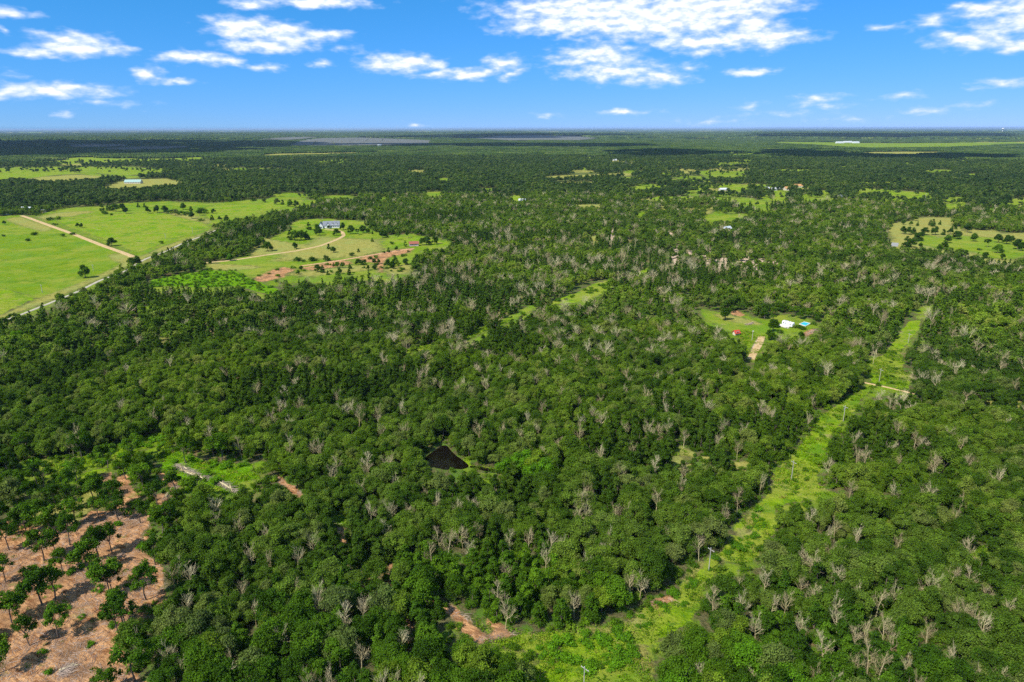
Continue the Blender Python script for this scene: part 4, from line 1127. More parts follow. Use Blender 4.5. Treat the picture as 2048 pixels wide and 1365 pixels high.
# shrubs one can count: in the cut, on the open soil, along the edges
def in_poly_rand(pts, n, seed):
    g = np.random.default_rng(seed); A = np.array([G(*p) for p in pts]); lo = A.min(0); hi = A.max(0); out = []
    while len(out) < n:
        q = lo + g.random(2) * (hi - lo)
        if sdf(q[None], A, 1.0)[0] < -.3: out.append(tuple(q))
    return out
SH = []
SH += [(q, 1.0 + 1.2 * random.random() ** 2, 'bright green', 'cut') for q in in_poly_rand([(1050,1300),(1150,1270),(1250,1270),(1290,1300),(1240,1345),(1120,1350),(1070,1330)], 44, 1)]
SH += [(q, 0.8 + .9 * random.random() ** 2, 'bright green', 'cut') for q in in_poly_rand([(1180,1262),(1300,1215),(1390,1150),(1460,1090),(1520,1010),(1540,1030),(1520,1080),(1400,1160),(1370,1235),(1250,1275)], 42, 2)]
SH += [(q, 0.8 + .8 * random.random() ** 2, 'mid green', 'cut') for q in in_poly_rand([(1550,950),(1640,840),(1740,770),(1790,690),(1805,700),(1790,770),(1720,800),(1650,880),(1640,960),(1600,1000),(1550,1000)], 32, 3)]
SH += [(q, .9 + .7 * random.random(), 'bright green', 'clearing') for q in in_poly_rand([(0,1050),(280,1040),(320,1150),(240,1270),(250,1365),(0,1365)], 30, 4)]
SH += [(q, 1.2 + 1.2 * random.random(), 'bright green', 'strip') for q in in_poly_rand([(40,925),(240,900),(345,862),(500,930),(500,960),(420,970),(330,945),(150,950)], 36, 5)]
SH += [(q, 1.2 + 1.4 * random.random(), 'mid green', 'meadow') for q in in_poly_rand([(480,545),(700,525),(830,500),(815,548),(600,575),(520,575)], 40, 6)]
SH += [(q, 1.2 + 1.4 * random.random(), 'mid green', 'meadow') for q in in_poly_rand([(820,700),(1000,645),(1110,603),(1220,562),(1210,580),(1100,610),(960,668)], 24, 7)]
SH += [(q, 1.6 + 1.6 * random.random(), 'bright green', 'thicket') for q in in_poly_rand([(290,560),(420,540),(500,555),(560,582),(420,578),(300,575)], 36, 8)]
for q, h, lk, ar in SH:
    IND['shrub'].append(dict(p=q, h=h, v='shrub', area=ar, look=lk))

# --- stuff: the rest of the woods
rest = ~taken
def do_scatter(name, label, protos, P_, smin, smax, sq=.12):
    n = len(P_)
    if n == 0: return
    s = smin + (smax - smin) * rng.random(n)
    sc = np.stack([s * (1 + sq * rng.normal(size=n)), s * (1 + sq * rng.normal(size=n)), s * (1 + .8 * sq * rng.normal(size=n))], 1)
    z = np.zeros(n)
    rr = np.hypot(P_[:, 0], P_[:, 1])
    z += ((vnoise(P_, 2600, 3) - .5) * 30 + (vnoise(P_, 900, 4) - .5) * 8) * np.clip((rr - 4000) / 6000, 0, 1)
    scatter(name, label, protos, np.column_stack([P_, z - .05]), rng.random(n) * 6.283, sc, rng.integers(0, len(protos), n))
JO = [joined('oak_whole', [p.trunk, p.crown]) for p in OAK]
JC = [joined('cedar_whole', [p.trunk, p.crown]) for p in CEDAR]
JD = [joined('dead_whole', [p.trunk, p.crown]) for p in DEAD]
do_scatter('oak_wood', 'the closed canopy of green oaks covering the middle ground', JO, near[rest & (kind_near == 0)], .58, 1.0)
do_scatter('cedar_wood', 'dark cedars mixed in among the oaks', JC, near[rest & (kind_near == 1)], .85, 1.25)
u = rng.random(len(mid)); cw = cedar_w(mid); dw = dead_w(mid)
km = np.where(u < dw, 2, np.where(cw > .60, 1, 0))
do_scatter('dead_wood_stand', 'pale bare dead trees scattered through the woods behind', JD, np.vstack([near[rest & (kind_near == 2)], mid[km == 2]]), .72, 1.0)
do_scatter('oak_forest', 'wide oak forest stretching back from the middle ground', MID, mid[km == 0], .6, 1.05, .16)
do_scatter('cedar_forest', 'dark cedar groves within the oak forest', MIDC, mid[km == 1], .9, 1.35, .15)
do_scatter('distant_forest', 'distant forest canopy broken by small meadows', FAR, farr, .95, 1.5, .15)

# canopy in pieces from 3 km on
def field_far(P_):
    nf = vnoise(P_ * np.array([.5, 1]), 420, 11) * .6 + vnoise(P_, 150, 12) * .4
    rr = np.hypot(P_[:, 0], P_[:, 1])
    return (nf > .69) & (rr > 5000)
pf = jgrid(3100, 9000, 50, 44, .25)
ok = ~clear_at(pf) & ~field_far(pf)
for d in ((22, 0), (-22, 0), (0, 24), (0, -24)): ok &= ~clear_at(pf + np.array(d)) | (rng.random(len(pf)) < .15)
pf = pf[ok]
do_scatter('far_canopy', 'far forest canopy fading towards the horizon', PATCH, pf, .9, 1.1, .05)
pg = jgrid(9000, 21000, 95, 44, .25); ok = ~clear_at(pg) & ~field_far(pg); pg = pg[ok]
do_scatter('horizon_canopy', 'line of forest canopy along the horizon', PATCH2, pg, 1.7, 2.0, .05)
print('far', len(pf), len(pg), time.time() - T0)

# undergrowth and weeds
us = jgrid(95, 330, 3.1); us = us[rng.random(len(us)) < .75]
us = us[~clear_at(us) | (rng.random(len(us)) < .03)]
tk = jgrid(420, 760, 4.2)
tks = np.zeros(len(tk), bool)
for kind, soft, A in POLY:
    if kind == 'rich': tks |= sdf(tk, A, 4.0) < 0
tk = tk[tks & (rng.random(len(tk)) < .7)]
us = np.vstack([us, tk])
do_scatter('undergrowth', 'low green undergrowth beneath and between the trees', BUSH, us, .55, 1.35, .2)
def tuft(i):
    g = np.random.default_rng(1200 + i)
    n = 26; C = g.normal(size=(n, 3)) * np.array([.42, .42, .08]) + np.array([0, 0, .2])
    V, Fq = quads(C, g.normal(size=(n, 3)) * .7 + np.array([0, 0, .8]), .2 + .2 * g.random(n), g)
    me = bpy.data.meshes.new('weed_tuft'); me.from_pydata(V.tolist(), [], [tuple(f) for f in Fq])
    a = me.attributes.new('clump', 'FLOAT', 'POINT'); a.data.foreach_set('value', np.repeat(g.random(n), 4))
    me.materials.append(M_WEED); me.update(); return me
TUFT = [tuft(i) for i in range(5)]
wp = jgrid(95, 430, 1.25)
grassy = np.zeros(len(wp), bool)
for kind, soft, A in POLY:
    if kind in ('lime', 'olive', 'rich'): grassy |= sdf(wp, A, 4.0) < .5
    elif kind in ('dry',): grassy |= (sdf(wp, A, 4.0) < 0) & (rng.random(len(wp)) < .4)
    elif kind == 'red': 
        s = sdf(wp, A, 4.0) < 0; grassy = np.where(s, rng.random(len(wp)) < .05, grassy)
grassy &= sdf(wp, pond_w, 4.0) > 1
grassy &= vnoise(wp, 5, 77) * .6 + vnoise(wp, 1.7, 78) * .4 > .47
wp = wp[grassy]
do_scatter('weeds', 'knee-high weeds and grass clumps over the open ground', TUFT, wp, .6, 1.5, .25)
# shredded branches on the red ground
def stick(i):
    g = np.random.default_rng(1300 + i); mb = MB()
    for k in range(5):
        a = g.random() * .9; l = .5 + 1.2 * g.random(); o = g.normal(size=2) * .5
        mb.tube([(o[0], o[1], .05), (o[0] + l * math.cos(a) * .5, o[1] + l * math.sin(a) * .5, .16), (o[0] + l * math.cos(a), o[1] + l * math.sin(a), .06)], [.04, .03, .015], 3, False)
    return mesh_of(mb, 'stick_litter', M_STICK)
STK = [stick(i) for i in range(5)]
sp = jgrid(95, 240, 1.1); s = np.zeros(len(sp), bool)
for kind, soft, A in POLY:
    if kind == 'red': s |= sdf(sp, A, 4.0) < 0
sp = sp[s & (vnoise(sp, 6, 79) > .42)]
do_scatter('brush_litter', 'broken branches and wood shreds strewn on the red soil', STK, sp, .5, 1.2, .1)
print('stuff', len(us), len(wp), len(sp), time.time() - T0)

# ------------------------------------------------------------------ labels for the single trees
LANDMARKS = [('the bottom edge pole', (1162,1365)), ('the tall pole beside the lower cut', (1417,1143)), ('the pole at the bend of the cut', (1582,961)),
 ('the fourth pole up the cut', (1686,844)), ('the small brown pond', (895,918)), ('the grey log windrow', (385,948)), ('the sandy bottom clearing corner', (925,1225)),
 ('the brown patch in lower woods', (750,1135)), ('the red-soil edge at lower left', (300,1220)), ('the lower right corner', (1980,1330)),
 ('the round bleached right-hand tree', (1676,1140)), ('the tiny right-hand grass opening', (1960,1106)), ('the bottom edge below the pond', (895,1350)),
 ('the pale sandy gap left of the cut', (1470,935)), ('the widest bare bottom-left tree', (590,1174)), ('the tan path stub left of centre', (582,972)),
 ('the left end of the cut', (1075,1300)), ('the light bare pair right of the cut', (1429,1191)), ('the camper in its clearing', (1575,655)), ('the white farmhouse', (660,448)),
 ('the fork of the dirt road', (270,514)), ('the yellow pasture at right', (1900,480)), ('the bottom left corner', (30,1340)), ('the green strip above the red soil', (250,905)),
 ('the long narrow meadow', (1080,608)), ('the red-roofed shed', (830,488)), ('the thicket below the meadow', (400,560)), ('the red soil upper left', (20,1050)),
 ('the bottom centre clearing', (1200,1320)), ('the far end of the cut', (1815,660)), ('the middle right frame edge', (2030,760)), ('the upper green field', (500,415)),
 ('the sandy openings', (1430,515)), ('the bottom edge beside the cut', (1450,1350)), ('the bare trunk behind the pond', (1003,855))]
LMW = [(n_, np.array(G(*p)), p) for n_, p in LANDMARKS]
ORD = ['nearest', 'second', 'third', 'fourth', 'fifth', 'sixth', 'seventh', 'eighth', 'ninth', 'tenth', 'eleventh', 'twelfth', 'thirteenth', 'fourteenth', 'fifteenth', 'sixteenth', 'seventeenth', 'eighteenth', 'nineteenth', 'twentieth'] + ['twenty-' + q for q in ('first', 'second', 'third', 'fourth', 'fifth', 'sixth', 'seventh', 'eighth', 'ninth')] + ['thirtieth'] + ['thirty-' + q for q in ('first', 'second', 'third', 'fourth', 'fifth', 'sixth')]
def label_all(items, noun):
    buckets = {}
    for it in items:
        p = np.array(it['p']); px, _ = proj(np.array([[p[0], p[1], 4.0]])); x, y = px[0]
        best = min(LMW, key=lambda t: math.hypot(t[2][0] - x, (t[2][1] - y) * 1.5))
        ddx = x - best[2][0]; ddy = y - best[2][1]
        side = ('right of' if ddx > 0 else 'left of') if abs(ddx) > abs(ddy) * 1.3 else ('below' if ddy > 0 else 'above')
        key = (it['desc'], best[0], side); d = math.hypot(ddx, ddy)
        buckets.setdefault(key, []).append((d, it))
    for (desc, lm, side), L in buckets.items():
        L.sort(key=lambda t: t[0])
        for k, (d, it) in enumerate(L):
            o_ = ORD[min(k, len(ORD) - 1)]
            it['label'] = '%s %s, %s %s %s' % (desc, noun, o_, side, lm)

tree_count = {'n': 0}
def build_tree(name, it, crown, trunk, mesh_h, group, cat, wscale=None):
    o = empty(name, (it['p'][0], it['p'][1], -.05), random.random() * 6.283)
    s = it['h'] / mesh_h
    ws = wscale if wscale else s
    o.scale = (ws * (.92 + .16 * random.random()), ws * (.92 + .16 * random.random()), s)
    tag(o, it['label'], cat, group)
    for nm, me in (('trunk', trunk), ('crown', crown)):
        if me is None: continue
        c = bpy.data.objects.new(nm, me); COL.objects.link(c); c.parent = o
        if 'look' in it:
            l = LOOKS[it['look']]; k = .88 + .24 * random.random(); c.color = (l[0] * k, l[1] * k, l[2] * k, 0.0)
    return o
def mesh_top(me):
    co = np.empty(len(me.vertices) * 3); me.vertices.foreach_get('co', co); return float(np.percentile(co[2::3], 99.5))
def mesh_w(me):
    co = np.empty(len(me.vertices) * 3); me.vertices.foreach_get('co', co); co = co.reshape(-1, 3)
    r = np.hypot(co[:, 0], co[:, 1]); return float(np.percentile(r, 96)) * 2
TOP = {id(p): mesh_top(p.crown) for L in (OAK, OPEN, ROUND, CEDAR, DEAD) for p in L}
WID = {id(p): mesh_w(p.crown) for p in DEAD}
for it in IND['oak_tree']:
    sz = 'tall' if it['h'] > 9.2 else 'small' if it['h'] < 6.5 else 'medium-sized'
    sh = {'open': 'bare-stemmed', 'round': 'round-crowned', 'wood': ''}[it['v']]
    it['desc'] = '%s %s%s' % (sz, '' if it['v'] == 'wood' else sh + ' ', it['look'])
for it in IND['cedar_tree']: it['desc'] = '%s pointed %s' % ('tall' if it['h'] > 7.2 else 'short', it['look'])
for it in IND['dead_tree']: it['desc'] = '%s pale leafless' % ('broad' if it['wm'] > 4.8 else 'narrow' if it['wm'] < 3.2 else 'medium-wide')
for it in IND['shrub']: it['desc'] = '%s %s' % ('large' if it['h'] > 2.2 else 'small', it['look'])
label_all(IND['oak_tree'], 'oak'); label_all(IND['cedar_tree'], 'cedar'); label_all(IND['dead_tree'], 'dead tree'); label_all(IND['shrub'], 'shrub')
for it in IND['oak_tree']:
    pr = {'open': OPEN, 'round': ROUND, 'wood': OAK}[it['v']]; p = pr[random.randrange(len(pr))]
    s = it['h'] / TOP[id(p)]
    build_tree('oak_tree', it, p.crown, p.trunk, TOP[id(p)], {'clearing': 'oaks left standing on the cleared red ground', 'wood': 'oaks of the near woods'}.get(it['area'], 'single oaks in the open fields'), 'tree', max(s, .62))
for it in IND['cedar_tree']:
    p = CEDAR[random.randrange(len(CEDAR))]
    build_tree('cedar_tree', it, p.crown, p.trunk, TOP[id(p)], 'cedars among the oaks' if it['area'] == 'wood' else 'cedars dotting the fields', 'tree', it['h'] / TOP[id(p)] * (1.0 if it['area'] == 'wood' else 1.25))
for it in IND['dead_tree']:
    p = min(random.sample(DEAD, 4), key=lambda q: abs(WID[id(q)] / TOP[id(q)] - it['wm'] / it['h']))
    ws = it['wm'] / WID[id(p)]; s = it['h'] / TOP[id(p)]
    build_tree('dead_tree', it, p.crown, p.trunk, TOP[id(p)], 'pale dead trees standing in the woods', 'dead tree', min(max(ws, s * .7), s * 1.5))
for it in IND['shrub']:
    me = BUSH[random.randrange(5)]; o = bpy.data.objects.new('shrub', me); COL.objects.link(o)
    s = it['h'] / 1.45
    o.location = (it['p'][0], it['p'][1], -.05); o.rotation_euler = (0, 0, random.random() * 6.283)
    o.scale = (s * (1 + .3 * random.random()), s * (1 + .3 * random.random()), s * .95)
    l = LOOKS[it['look']]; o.color = (*l, 0.0)
    tag(o, it['label'], 'shrub', 'shrubs in the cut and clearings')
print('singles', time.time() - T0)

# ------------------------------------------------------------------ poles
M_POLE = simple_mat('weathered_pole', (.42, .39, .34), .85, .2, 2)
M_METAL = simple_mat('grey_steel', (.45, .46, .47), .45, .1, 2, .6)
M_CERAM = simple_mat('glazed_insulator', (.75, .74, .70), .3, .05, 2)
def pole(px, top, lab, name='utility_pole', cap=False, arm=True, hmax=11.0, r=.13):
    g0 = G(*px); a, _ = proj(np.array([[g0[0], g0[1], 0], [g0[0], g0[1], 10.0]])); h = (px[1] - top[1]) / max(1e-3, a[0][1] - a[1][1]) * 10
    h = min(h, hmax)
    o = empty(name, (g0[0], g0[1], 0), math.atan2(g0[1], g0[0]) + .9)
    tag(o, lab, 'pole', 'utility poles of the district')
    MB().tube([(0, 0, -.2), (0, 0, h * .5), (0, 0, h)], [r, r * .85, r * .68], 8).build('post', M_POLE, o)
    if arm:
        MB().box(-1.1, 1.1, -r - .12, -r, h - .75, h - .62).build('crossarm', M_POLE, o)
        for x in (-1.0, 1.0, 0):
            z = h - .62 if x else h
            MB().tube([(x, -r * .5 - .1 if x else 0, z), (x, -r * .5 - .1 if x else 0, z + .16)], [.06, .05], 6).build('insulator', M_CERAM, o)
    if cap:
        MB().tube([(.32, 0, h - 2.1), (.32, 0, h - 1.2)], [.2, .2], 8).build('transformer', M_METAL, o)
    return o
pole((1166,1386), (1166,1334), 'pale utility pole rising from the bottom edge of the clearing', hmax=9)
pole((1416.5,1143), (1421.5,1097), 'pale utility pole standing alone in the lower bend of the grassy cut')
pole((1582,961), (1588,923), 'pale utility pole in the wide bend of the cut, second one up')
pole((1686,844), (1690,813), 'utility pole in the narrow middle stretch of the cut', cap=True)
pole((1758,765), (1763,739), 'utility pole just above the sandy track across the cut')
pole((1816,688), (1818,668), 'farthest utility pole, where the cut disappears into the woods')
pole((1504,682), (1504,662), 'dark yard pole in the camper clearing with a white lamp', 'light_pole', arm=False, hmax=8, r=.16)
for (b, t, lab) in [((85,584),(82,568),'thin roadside pole at the lower end of the left field'), ((187,540),(187,528),'thin roadside pole beside the lone field tree'), ((331.5,476),(332,466),'thin roadside pole at the corner of the bright field'), ((386,466),(386,454),'thin roadside pole near the woods past the bright field'),
                    ((1850,405),(1851,388),'tall pole in the green patches at upper right'), ((1661,372),(1661,358),'tall pole behind the roofs at upper right'), ((1528,362),(1528,346),'tall pole in the tree line right of the meadows'),
                    ((645,440),(645,433),'thin pole behind the white farmhouse')]:
    pole(b, t, lab, hmax=16, r=.2)
lp = G(1504, 682)
MB().box(-.35, .35, -.5, 0, 5.4, 5.8).build('lamp_head', M_CERAM, [o for o in bpy.data.objects if o.name == 'light_pole'][0])
for (x, y, top) in [(1252,334,322),(1254,336,325),(1138,297,290),(1150,298,291),(1166,306,299),(1190,318,311),(1205,322,315)]:
    pole((x, y), (x, top), {1252:'pale transmission pole right of centre, left of a pair',1254:'pale transmission pole right of centre, right of a pair',1138:'leftmost small mast on the bare far hilltop',1150:'second small mast on the bare far hilltop',1166:'mast on the slope right below the far hilltop',1190:'mid-slope mast of the far line',1205:'lowest mast of the far line'}[x], hmax=30, r=.35)

# ------------------------------------------------------------------ buildings
M_WHITE = simple_mat('white_siding', (.78, .78, .76), .7, .05, 1)
M_CREAM = simple_mat('cream_siding', (.62, .55, .42), .7, .08, 1)
M_BRICK = simple_mat('tan_wall', (.52, .34, .22), .8, .12, 1)
M_ROOFG = simple_mat('grey_shingle_roof', (.20, .215, .24), .8, .15, 1)
M_ROOFL = simple_mat('pale_metal_roof', (.66, .68, .70), .4, .06, 1, .2)
M_ROOFR = simple_mat('red_metal_roof', (.30, .10, .06), .6, .15, 1)
M_ROOFT = simple_mat('green_metal_roof', (.30, .44, .38), .5, .1, 1)
M_ROOFO = simple_mat('orange_roof', (.50, .26, .10), .7, .12, 1)
M_GLASS = simple_mat('dark_window_glass', (.05, .06, .075), .12, .1, 1)
M_TRIM = simple_mat('white_trim', (.80, .80, .80), .5, .03, 1)
def gable(mbw, mbr, x0, x1, y0, y1, h, rh, axis='x', over=.5):
    """walls incl. gable triangles; a roof of two pitched slabs"""
    mbw.box(x0, x1, y0, y1, -.2, h)
    if axis == 'x':
        ym = (y0 + y1) / 2
        for x, q in ((x0, 0), (x1, 1)):
            e = .15 if q == 0 else -.15
            mbw.add([(x, y0, h), (x, y1, h), (x, ym, h + rh), (x + e, y0, h), (x + e, y1, h), (x + e, ym, h + rh)], [(0, 1, 2), (3, 5, 4), (0, 2, 5, 3), (1, 4, 5, 2)])
        k = rh / (ym - y0)
        for s, ye in ((-1, y0 - over), (1, y1 + over)):
            ze = h - over * k + .03
            mbr.add([(x0 - over, ye, ze), (x1 + over, ye, ze), (x1 + over, ym, h + rh + .03), (x0 - over, ym, h + rh + .03),
                     (x0 - over, ye, ze + .2), (x1 + over, ye, ze + .2), (x1 + over, ym, h + rh + .25), (x0 - over, ym, h + rh + .25)],
                    [(3,2,1,0),(4,5,6,7),(0,1,5,4),(1,2,6,5),(2,3,7,6),(3,0,4,7)])
    else:
        xm = (x0 + x1) / 2
        for y, q in ((y0, 0), (y1, 1)):
            e = .15 if q == 0 else -.15
            mbw.add([(x0, y, h), (x1, y, h), (xm, y, h + rh), (x0, y + e, h), (x1, y + e, h), (xm, y + e, h + rh)], [(0, 1, 2), (3, 5, 4), (0, 2, 5, 3), (1, 4, 5, 2)])
        k = rh / (xm - x0)
        for s, xe in ((-1, x0 - over), (1, x1 + over)):
            ze = h - over * k + .03
            mbr.add([(xe, y0 - over, ze), (xe, y1 + over, ze), (xm, y1 + over, h + rh + .03), (xm, y0 - over, h + rh + .03),
                     (xe, y0 - over, ze + .2), (xe, y1 + over, ze + .2), (xm, y1 + over, h + rh + .25), (xm, y0 - over, h + rh + .25)],
                    [(3,2,1,0),(4,5,6,7),(0,1,5,4),(1,2,6,5),(2,3,7,6),(3,0,4,7)])
def windows_on(o, x0, x1, y, z, n, w_=1.1, h_=1.3):
    for i in range(n):
        x = x0 + (i + .5) * (x1 - x0) / n
        f = MB().box(x - w_/2 - .1, x + w_/2 + .1, y - .06, y - .002, z - .1, z + h_ + .1).build('window', M_TRIM, o)
        MB().box(x - w_/2, x + w_/2, y - .09, y - .063, z, z + h_).build('pane', M_GLASS, f)
def house(px, wid, dep_, h, rh, rz, wm, rm, lab, nwin=4, chimney=False, name='house', cat='house', axis='x'):
    g0 = G(*px); o = empty(name, (g0[0], g0[1], 0), rz); tag(o, lab, cat)
    W_ = MB(); R_ = MB(); gable(W_, R_, -wid/2, wid/2, -dep_/2, dep_/2, h, rh, axis)
    W_.build('wall', wm, o); R_.build('roof', rm, o)
    windows_on(o, -wid/2 + .8, wid/2 - .8, -dep_/2, 1.1, nwin)
    MB().box(-.5, .5, -dep_/2 - .05, -dep_/2 - .002, 0, 2.1).build('door', M_BRICK, o) if nwin % 2 == 0 else None
    if chimney: MB().box(wid*.2, wid*.2 + .9, -.4, .5, h, h + rh + 1.0).build('chimney', M_BRICK, o)
    return o
# farmhouse with wings and dormers
g0 = G(659, 455); fh = empty('farmhouse', (g0[0], g0[1], 0), rad(10)); tag(fh, 'white farmhouse with steep grey roof and gabled wings at the driveway end', 'house')
W_ = MB(); R_ = MB(); gable(W_, R_, -7, 13, -4.5, 4.5, 3.4, 4.6, 'x')
W_.build('wall', M_WHITE, fh); R_.build('roof', M_ROOFG, fh)
W_ = MB(); R_ = MB(); gable(W_, R_, -13, -7.2, -8, 5, 3.4, 4.0, 'y'); W_.build('wing_wall', M_WHITE, fh); R_.build('wing_roof', M_ROOFG, fh)
W_ = MB(); R_ = MB(); gable(W_, R_, -3.6, 1.2, -6.6, -1, 3.6, 3.2, 'y', .35); W_.build('porch_wall', M_WHITE, fh); R_.build('porch_roof', M_ROOFG, fh)
for x in (4.5, 9.0):
    W_ = MB(); R_ = MB(); gable(W_, R_, x - 1.1, x + 1.1, -3.9, -1.0, 6.0, 1.2, 'y', .2)
    d = W_.build('dormer', M_WHITE, fh); R_.build('dormer_roof', M_ROOFG, d)
    MB().box(x - .5, x + .5, -3.97, -3.903, 4.9, 5.9).build('pane', M_GLASS, d)
windows_on(fh, 2, 12.5, -4.5, 1, 4); windows_on(fh, -12.5, -7.6, -8, 1, 2); windows_on(fh, -3.2, .8, -6.6, 1, 2, .9, 1.6)
MB().box(7, 8, .6, 1.6, 4, 9.6).build('chimney', M_BRICK, fh)
M_SHED = simple_mat('pinkish_shed_wall', (.55, .42, .44), .7, .1, 1)
house((828,491.5), 9.5, 6, 2.6, 2.0, rad(14), M_SHED, M_ROOFR, 'small shed with rusty red roof at the right end of the meadow', 2, name='shed', cat='shed')
house((1453,468), 13, 8, 5.0, 3.2, rad(40), M_WHITE, M_ROOFL, 'white two-storey house with pale roof half hidden by trees right of centre', 4)
house((1680,402), 9, 8, 6.5, 3.0, rad(20), M_CREAM, M_ROOFG, 'tall cream house between dark trees at upper right', 2)
house((268,366), 36, 14, 3.6, 5.0, rad(4), M_CREAM, M_ROOFT, 'large ranch house with pale green metal roof on the tan knoll', 6, chimney=True)
house((1046,404), 13, 8, 2.8, 2.2, rad(-12), M_WHITE, M_ROOFL, 'small white house in a tiny clearing above the long meadow', 4)
house((1448,383), 18, 10, 3.2, 2.5, rad(8), M_CREAM, M_ROOFL, 'cream house beside the tan drive, leftmost of the upper right row', 4)
house((1533,380.5), 10, 8, 3, 2.2, rad(0), M_WHITE, M_ROOFL, 'small white house, left of the neighbouring pair of pale roofs', 2)
house((1548,382), 10, 8, 3, 2.4, rad(20), M_WHITE, M_ROOFL, 'small white house, right of the neighbouring pair of pale roofs', 2)
house((1563,379), 9, 7, 3, 2.0, rad(10), M_WHITE, M_ROOFL, 'small white cottage just left of the orange-roofed barn', 2)
house((1578,382), 18, 12, 4, 3.2, rad(5), M_CREAM, M_ROOFO, 'barn with an orange roof in the upper right row', 4, name='barn', cat='barn')
house((1598,376), 20, 10, 3.4, 3.0, rad(-5), M_CREAM, M_ROOFO, 'long house with sandy orange roof right of the orange-roofed barn', 4)
house((1630,385), 16, 8, 3, 1.6, rad(6), M_WHITE, M_ROOFL, 'low white metal building at the right end of the row', 2)
house((1681,428), 16, 9, 3, 2, rad(-6), M_WHITE, M_ROOFL, 'white roofed house deep in the trees left of the yellow pasture', 4)
house((1742,405), 6, 5, 2.6, 1.4, rad(10), M_WHITE, M_ROOFL, 'tiny white shed at the edge of the upper right green patch', 2, name='shed', cat='shed')
house((13,428), 9, 8, 3.0, 2.4, rad(0), M_WHITE, M_ROOFL, 'white house at the far left edge above the field, leftmost', 2)
house((21,426.5), 8, 8, 3.0, 2.4, rad(0), M_WHITE, M_ROOFL, 'white house second from the left edge above the field', 2)
house((46,425.5), 9, 7, 3.0, 2.0, rad(10), M_WHITE, M_ROOFL, 'white cabin where the dirt road meets the trees', 2)
house((55,422), 16, 10, 4.5, 2.6, rad(-10), M_WHITE, M_ROOFL, 'white gabled barn behind the cabin at the dirt road end', 4, name='barn', cat='barn')
house((79,424), 16, 8, 2.6, 1.6, rad(4), M_BRICK, M_ROOFG, 'long dark low shed under trees right of the dirt road end', 4, name='shed', cat='shed')
house((702,404), 9, 7, 2.8, 2, rad(4), M_WHITE, M_ROOFL, 'lone white cottage in the woods above the farmhouse', 2)
house((854,404), 9, 7, 2.8, 2, rad(-14), M_WHITE, M_ROOFL, 'small white cottage deep in the central woods', 2)
house((1142,296), 22, 12, 3.4, 3, rad(4), M_CREAM, M_ROOFL, 'cream house on the bare far hilltop', 4)
house((1230,322), 14, 10, 3.2, 2.6, rad(12), M_WHITE, M_ROOFL, 'white house below the far line of masts', 2)
for i, (x, y, wd, rm) in enumerate([(1582,303,26,M_ROOFL),(1594,304,30,M_ROOFR),(1606,305,22,M_ROOFL),(1622,306,34,M_ROOFR),(1636,305,24,M_ROOFG)]):
    house((x, y), wd, 14, 4, 4, rad(6 * i - 10), M_CREAM, rm, ['pale roofed farm building, leftmost of the far dark grove', 'reddish roofed farm building, second in the far dark grove', 'pale roofed farm building in the middle of the far grove', 'widest reddish roofed building of the far grove', 'grey roofed building at the right end of the far grove'][i], 4, name='farm_building', cat='building')
for i, (x, y, wd) in enumerate([(1680,288,60),(1696,287,70),(1712,288,50)]):
    house((x, y), wd, 26, 7, 6, rad(3), M_WHITE, M_ROOFL, ['white farm hall at the far pale field, left of three', 'widest white farm hall at the far pale field, middle', 'white farm hall at the far pale field, right of three'][i], 4, name='farm_hall', cat='building')
# concrete pad by the pasture
M_CONC = simple_mat('bare_concrete', (.30, .29, .27), .8, .1, .5)
pad = [G(1782, 494), G(1796, 495), G(1798, 488), G(1784, 487)]
o = new_obj('concrete_pad', [(p[0], p[1], z) for z in (.0, .15) for p in pad], [(4,5,6,7),(0,1,5,4),(1,2,6,5),(2,3,7,6),(3,0,4,7)], M_CONC); tag(o, 'grey concrete pad at the left edge of the yellow pasture', kind='structure')

# camper, deck, pool
cdir = np.array(G(1588, 657)) - np.array(G(1564, 650.5)); crz = math.atan2(cdir[1], cdir[0]); clen = 7.6
c0 = (np.array(G(1588, 657)) + np.array(G(1564, 650.5))) / 2
cm = empty('camper_trailer', (c0[0], c0[1], 0), crz); tag(cm, 'white camper trailer parked in the right-hand clearing', 'camper')
prof = [(-1.2, .55), (1.2, .55), (1.2, 2.9), (.95, 3.1), (-.95, 3.1), (-1.2, 2.9)]
V = []; x_lo, x_hi = -clen/2, clen/2
for (x, k) in ((x_lo, 0), (x_lo + .25, 1), (x_hi - .5, 1), (x_hi, 0)):
    for (y, z) in prof: V.append((x, y * (1 if k else .97), z if (k or z < 1) else z - .35))
Fs = [(i*6+j, i*6+(j+1)%6, (i+1)*6+(j+1)%6, (i+1)*6+j) for i in range(3) for j in range(6)] + [(5,4,3,2,1,0), (18,19,20,21,22,23)]
M_CAMP = simple_mat('camper_shell', (.80, .80, .80), .35, .03, 1)
new_obj('body', V, Fs, M_CAMP, cm)
for x in (-2.6, -1.0, 2.2): MB().box(x - .4, x + .4, -1.24, -1.203, 1.7, 2.3).build('window', M_GLASS, cm)
MB().box(.4, 1.0, -1.25, -1.203, .75, 2.6).build('door', M_TRIM, cm)
M_STRIPE = simple_mat('grey_stripe', (.25, .26, .3), .5, .05, 1); MB().box(-3.5, 3.1, -1.235, -1.203, 1.2, 1.38).build('stripe', M_STRIPE, cm)
for x in (-2, .6, 2.4): MB().box(x - .3, x + .3, -.3, .3, 3.1, 3.3).build('roof_vent', M_STRIPE, cm)
M_TYRE = simple_mat('tyre_rubber', (.03, .03, .03), .8, .1, 1)
for x in (-.9, .1):
    for y in (-1.05, 1.05): MB().tube([(x, y - .12, .36), (x, y + .12, .36)], [.36, .36], 12).build('wheel', M_TYRE, cm)
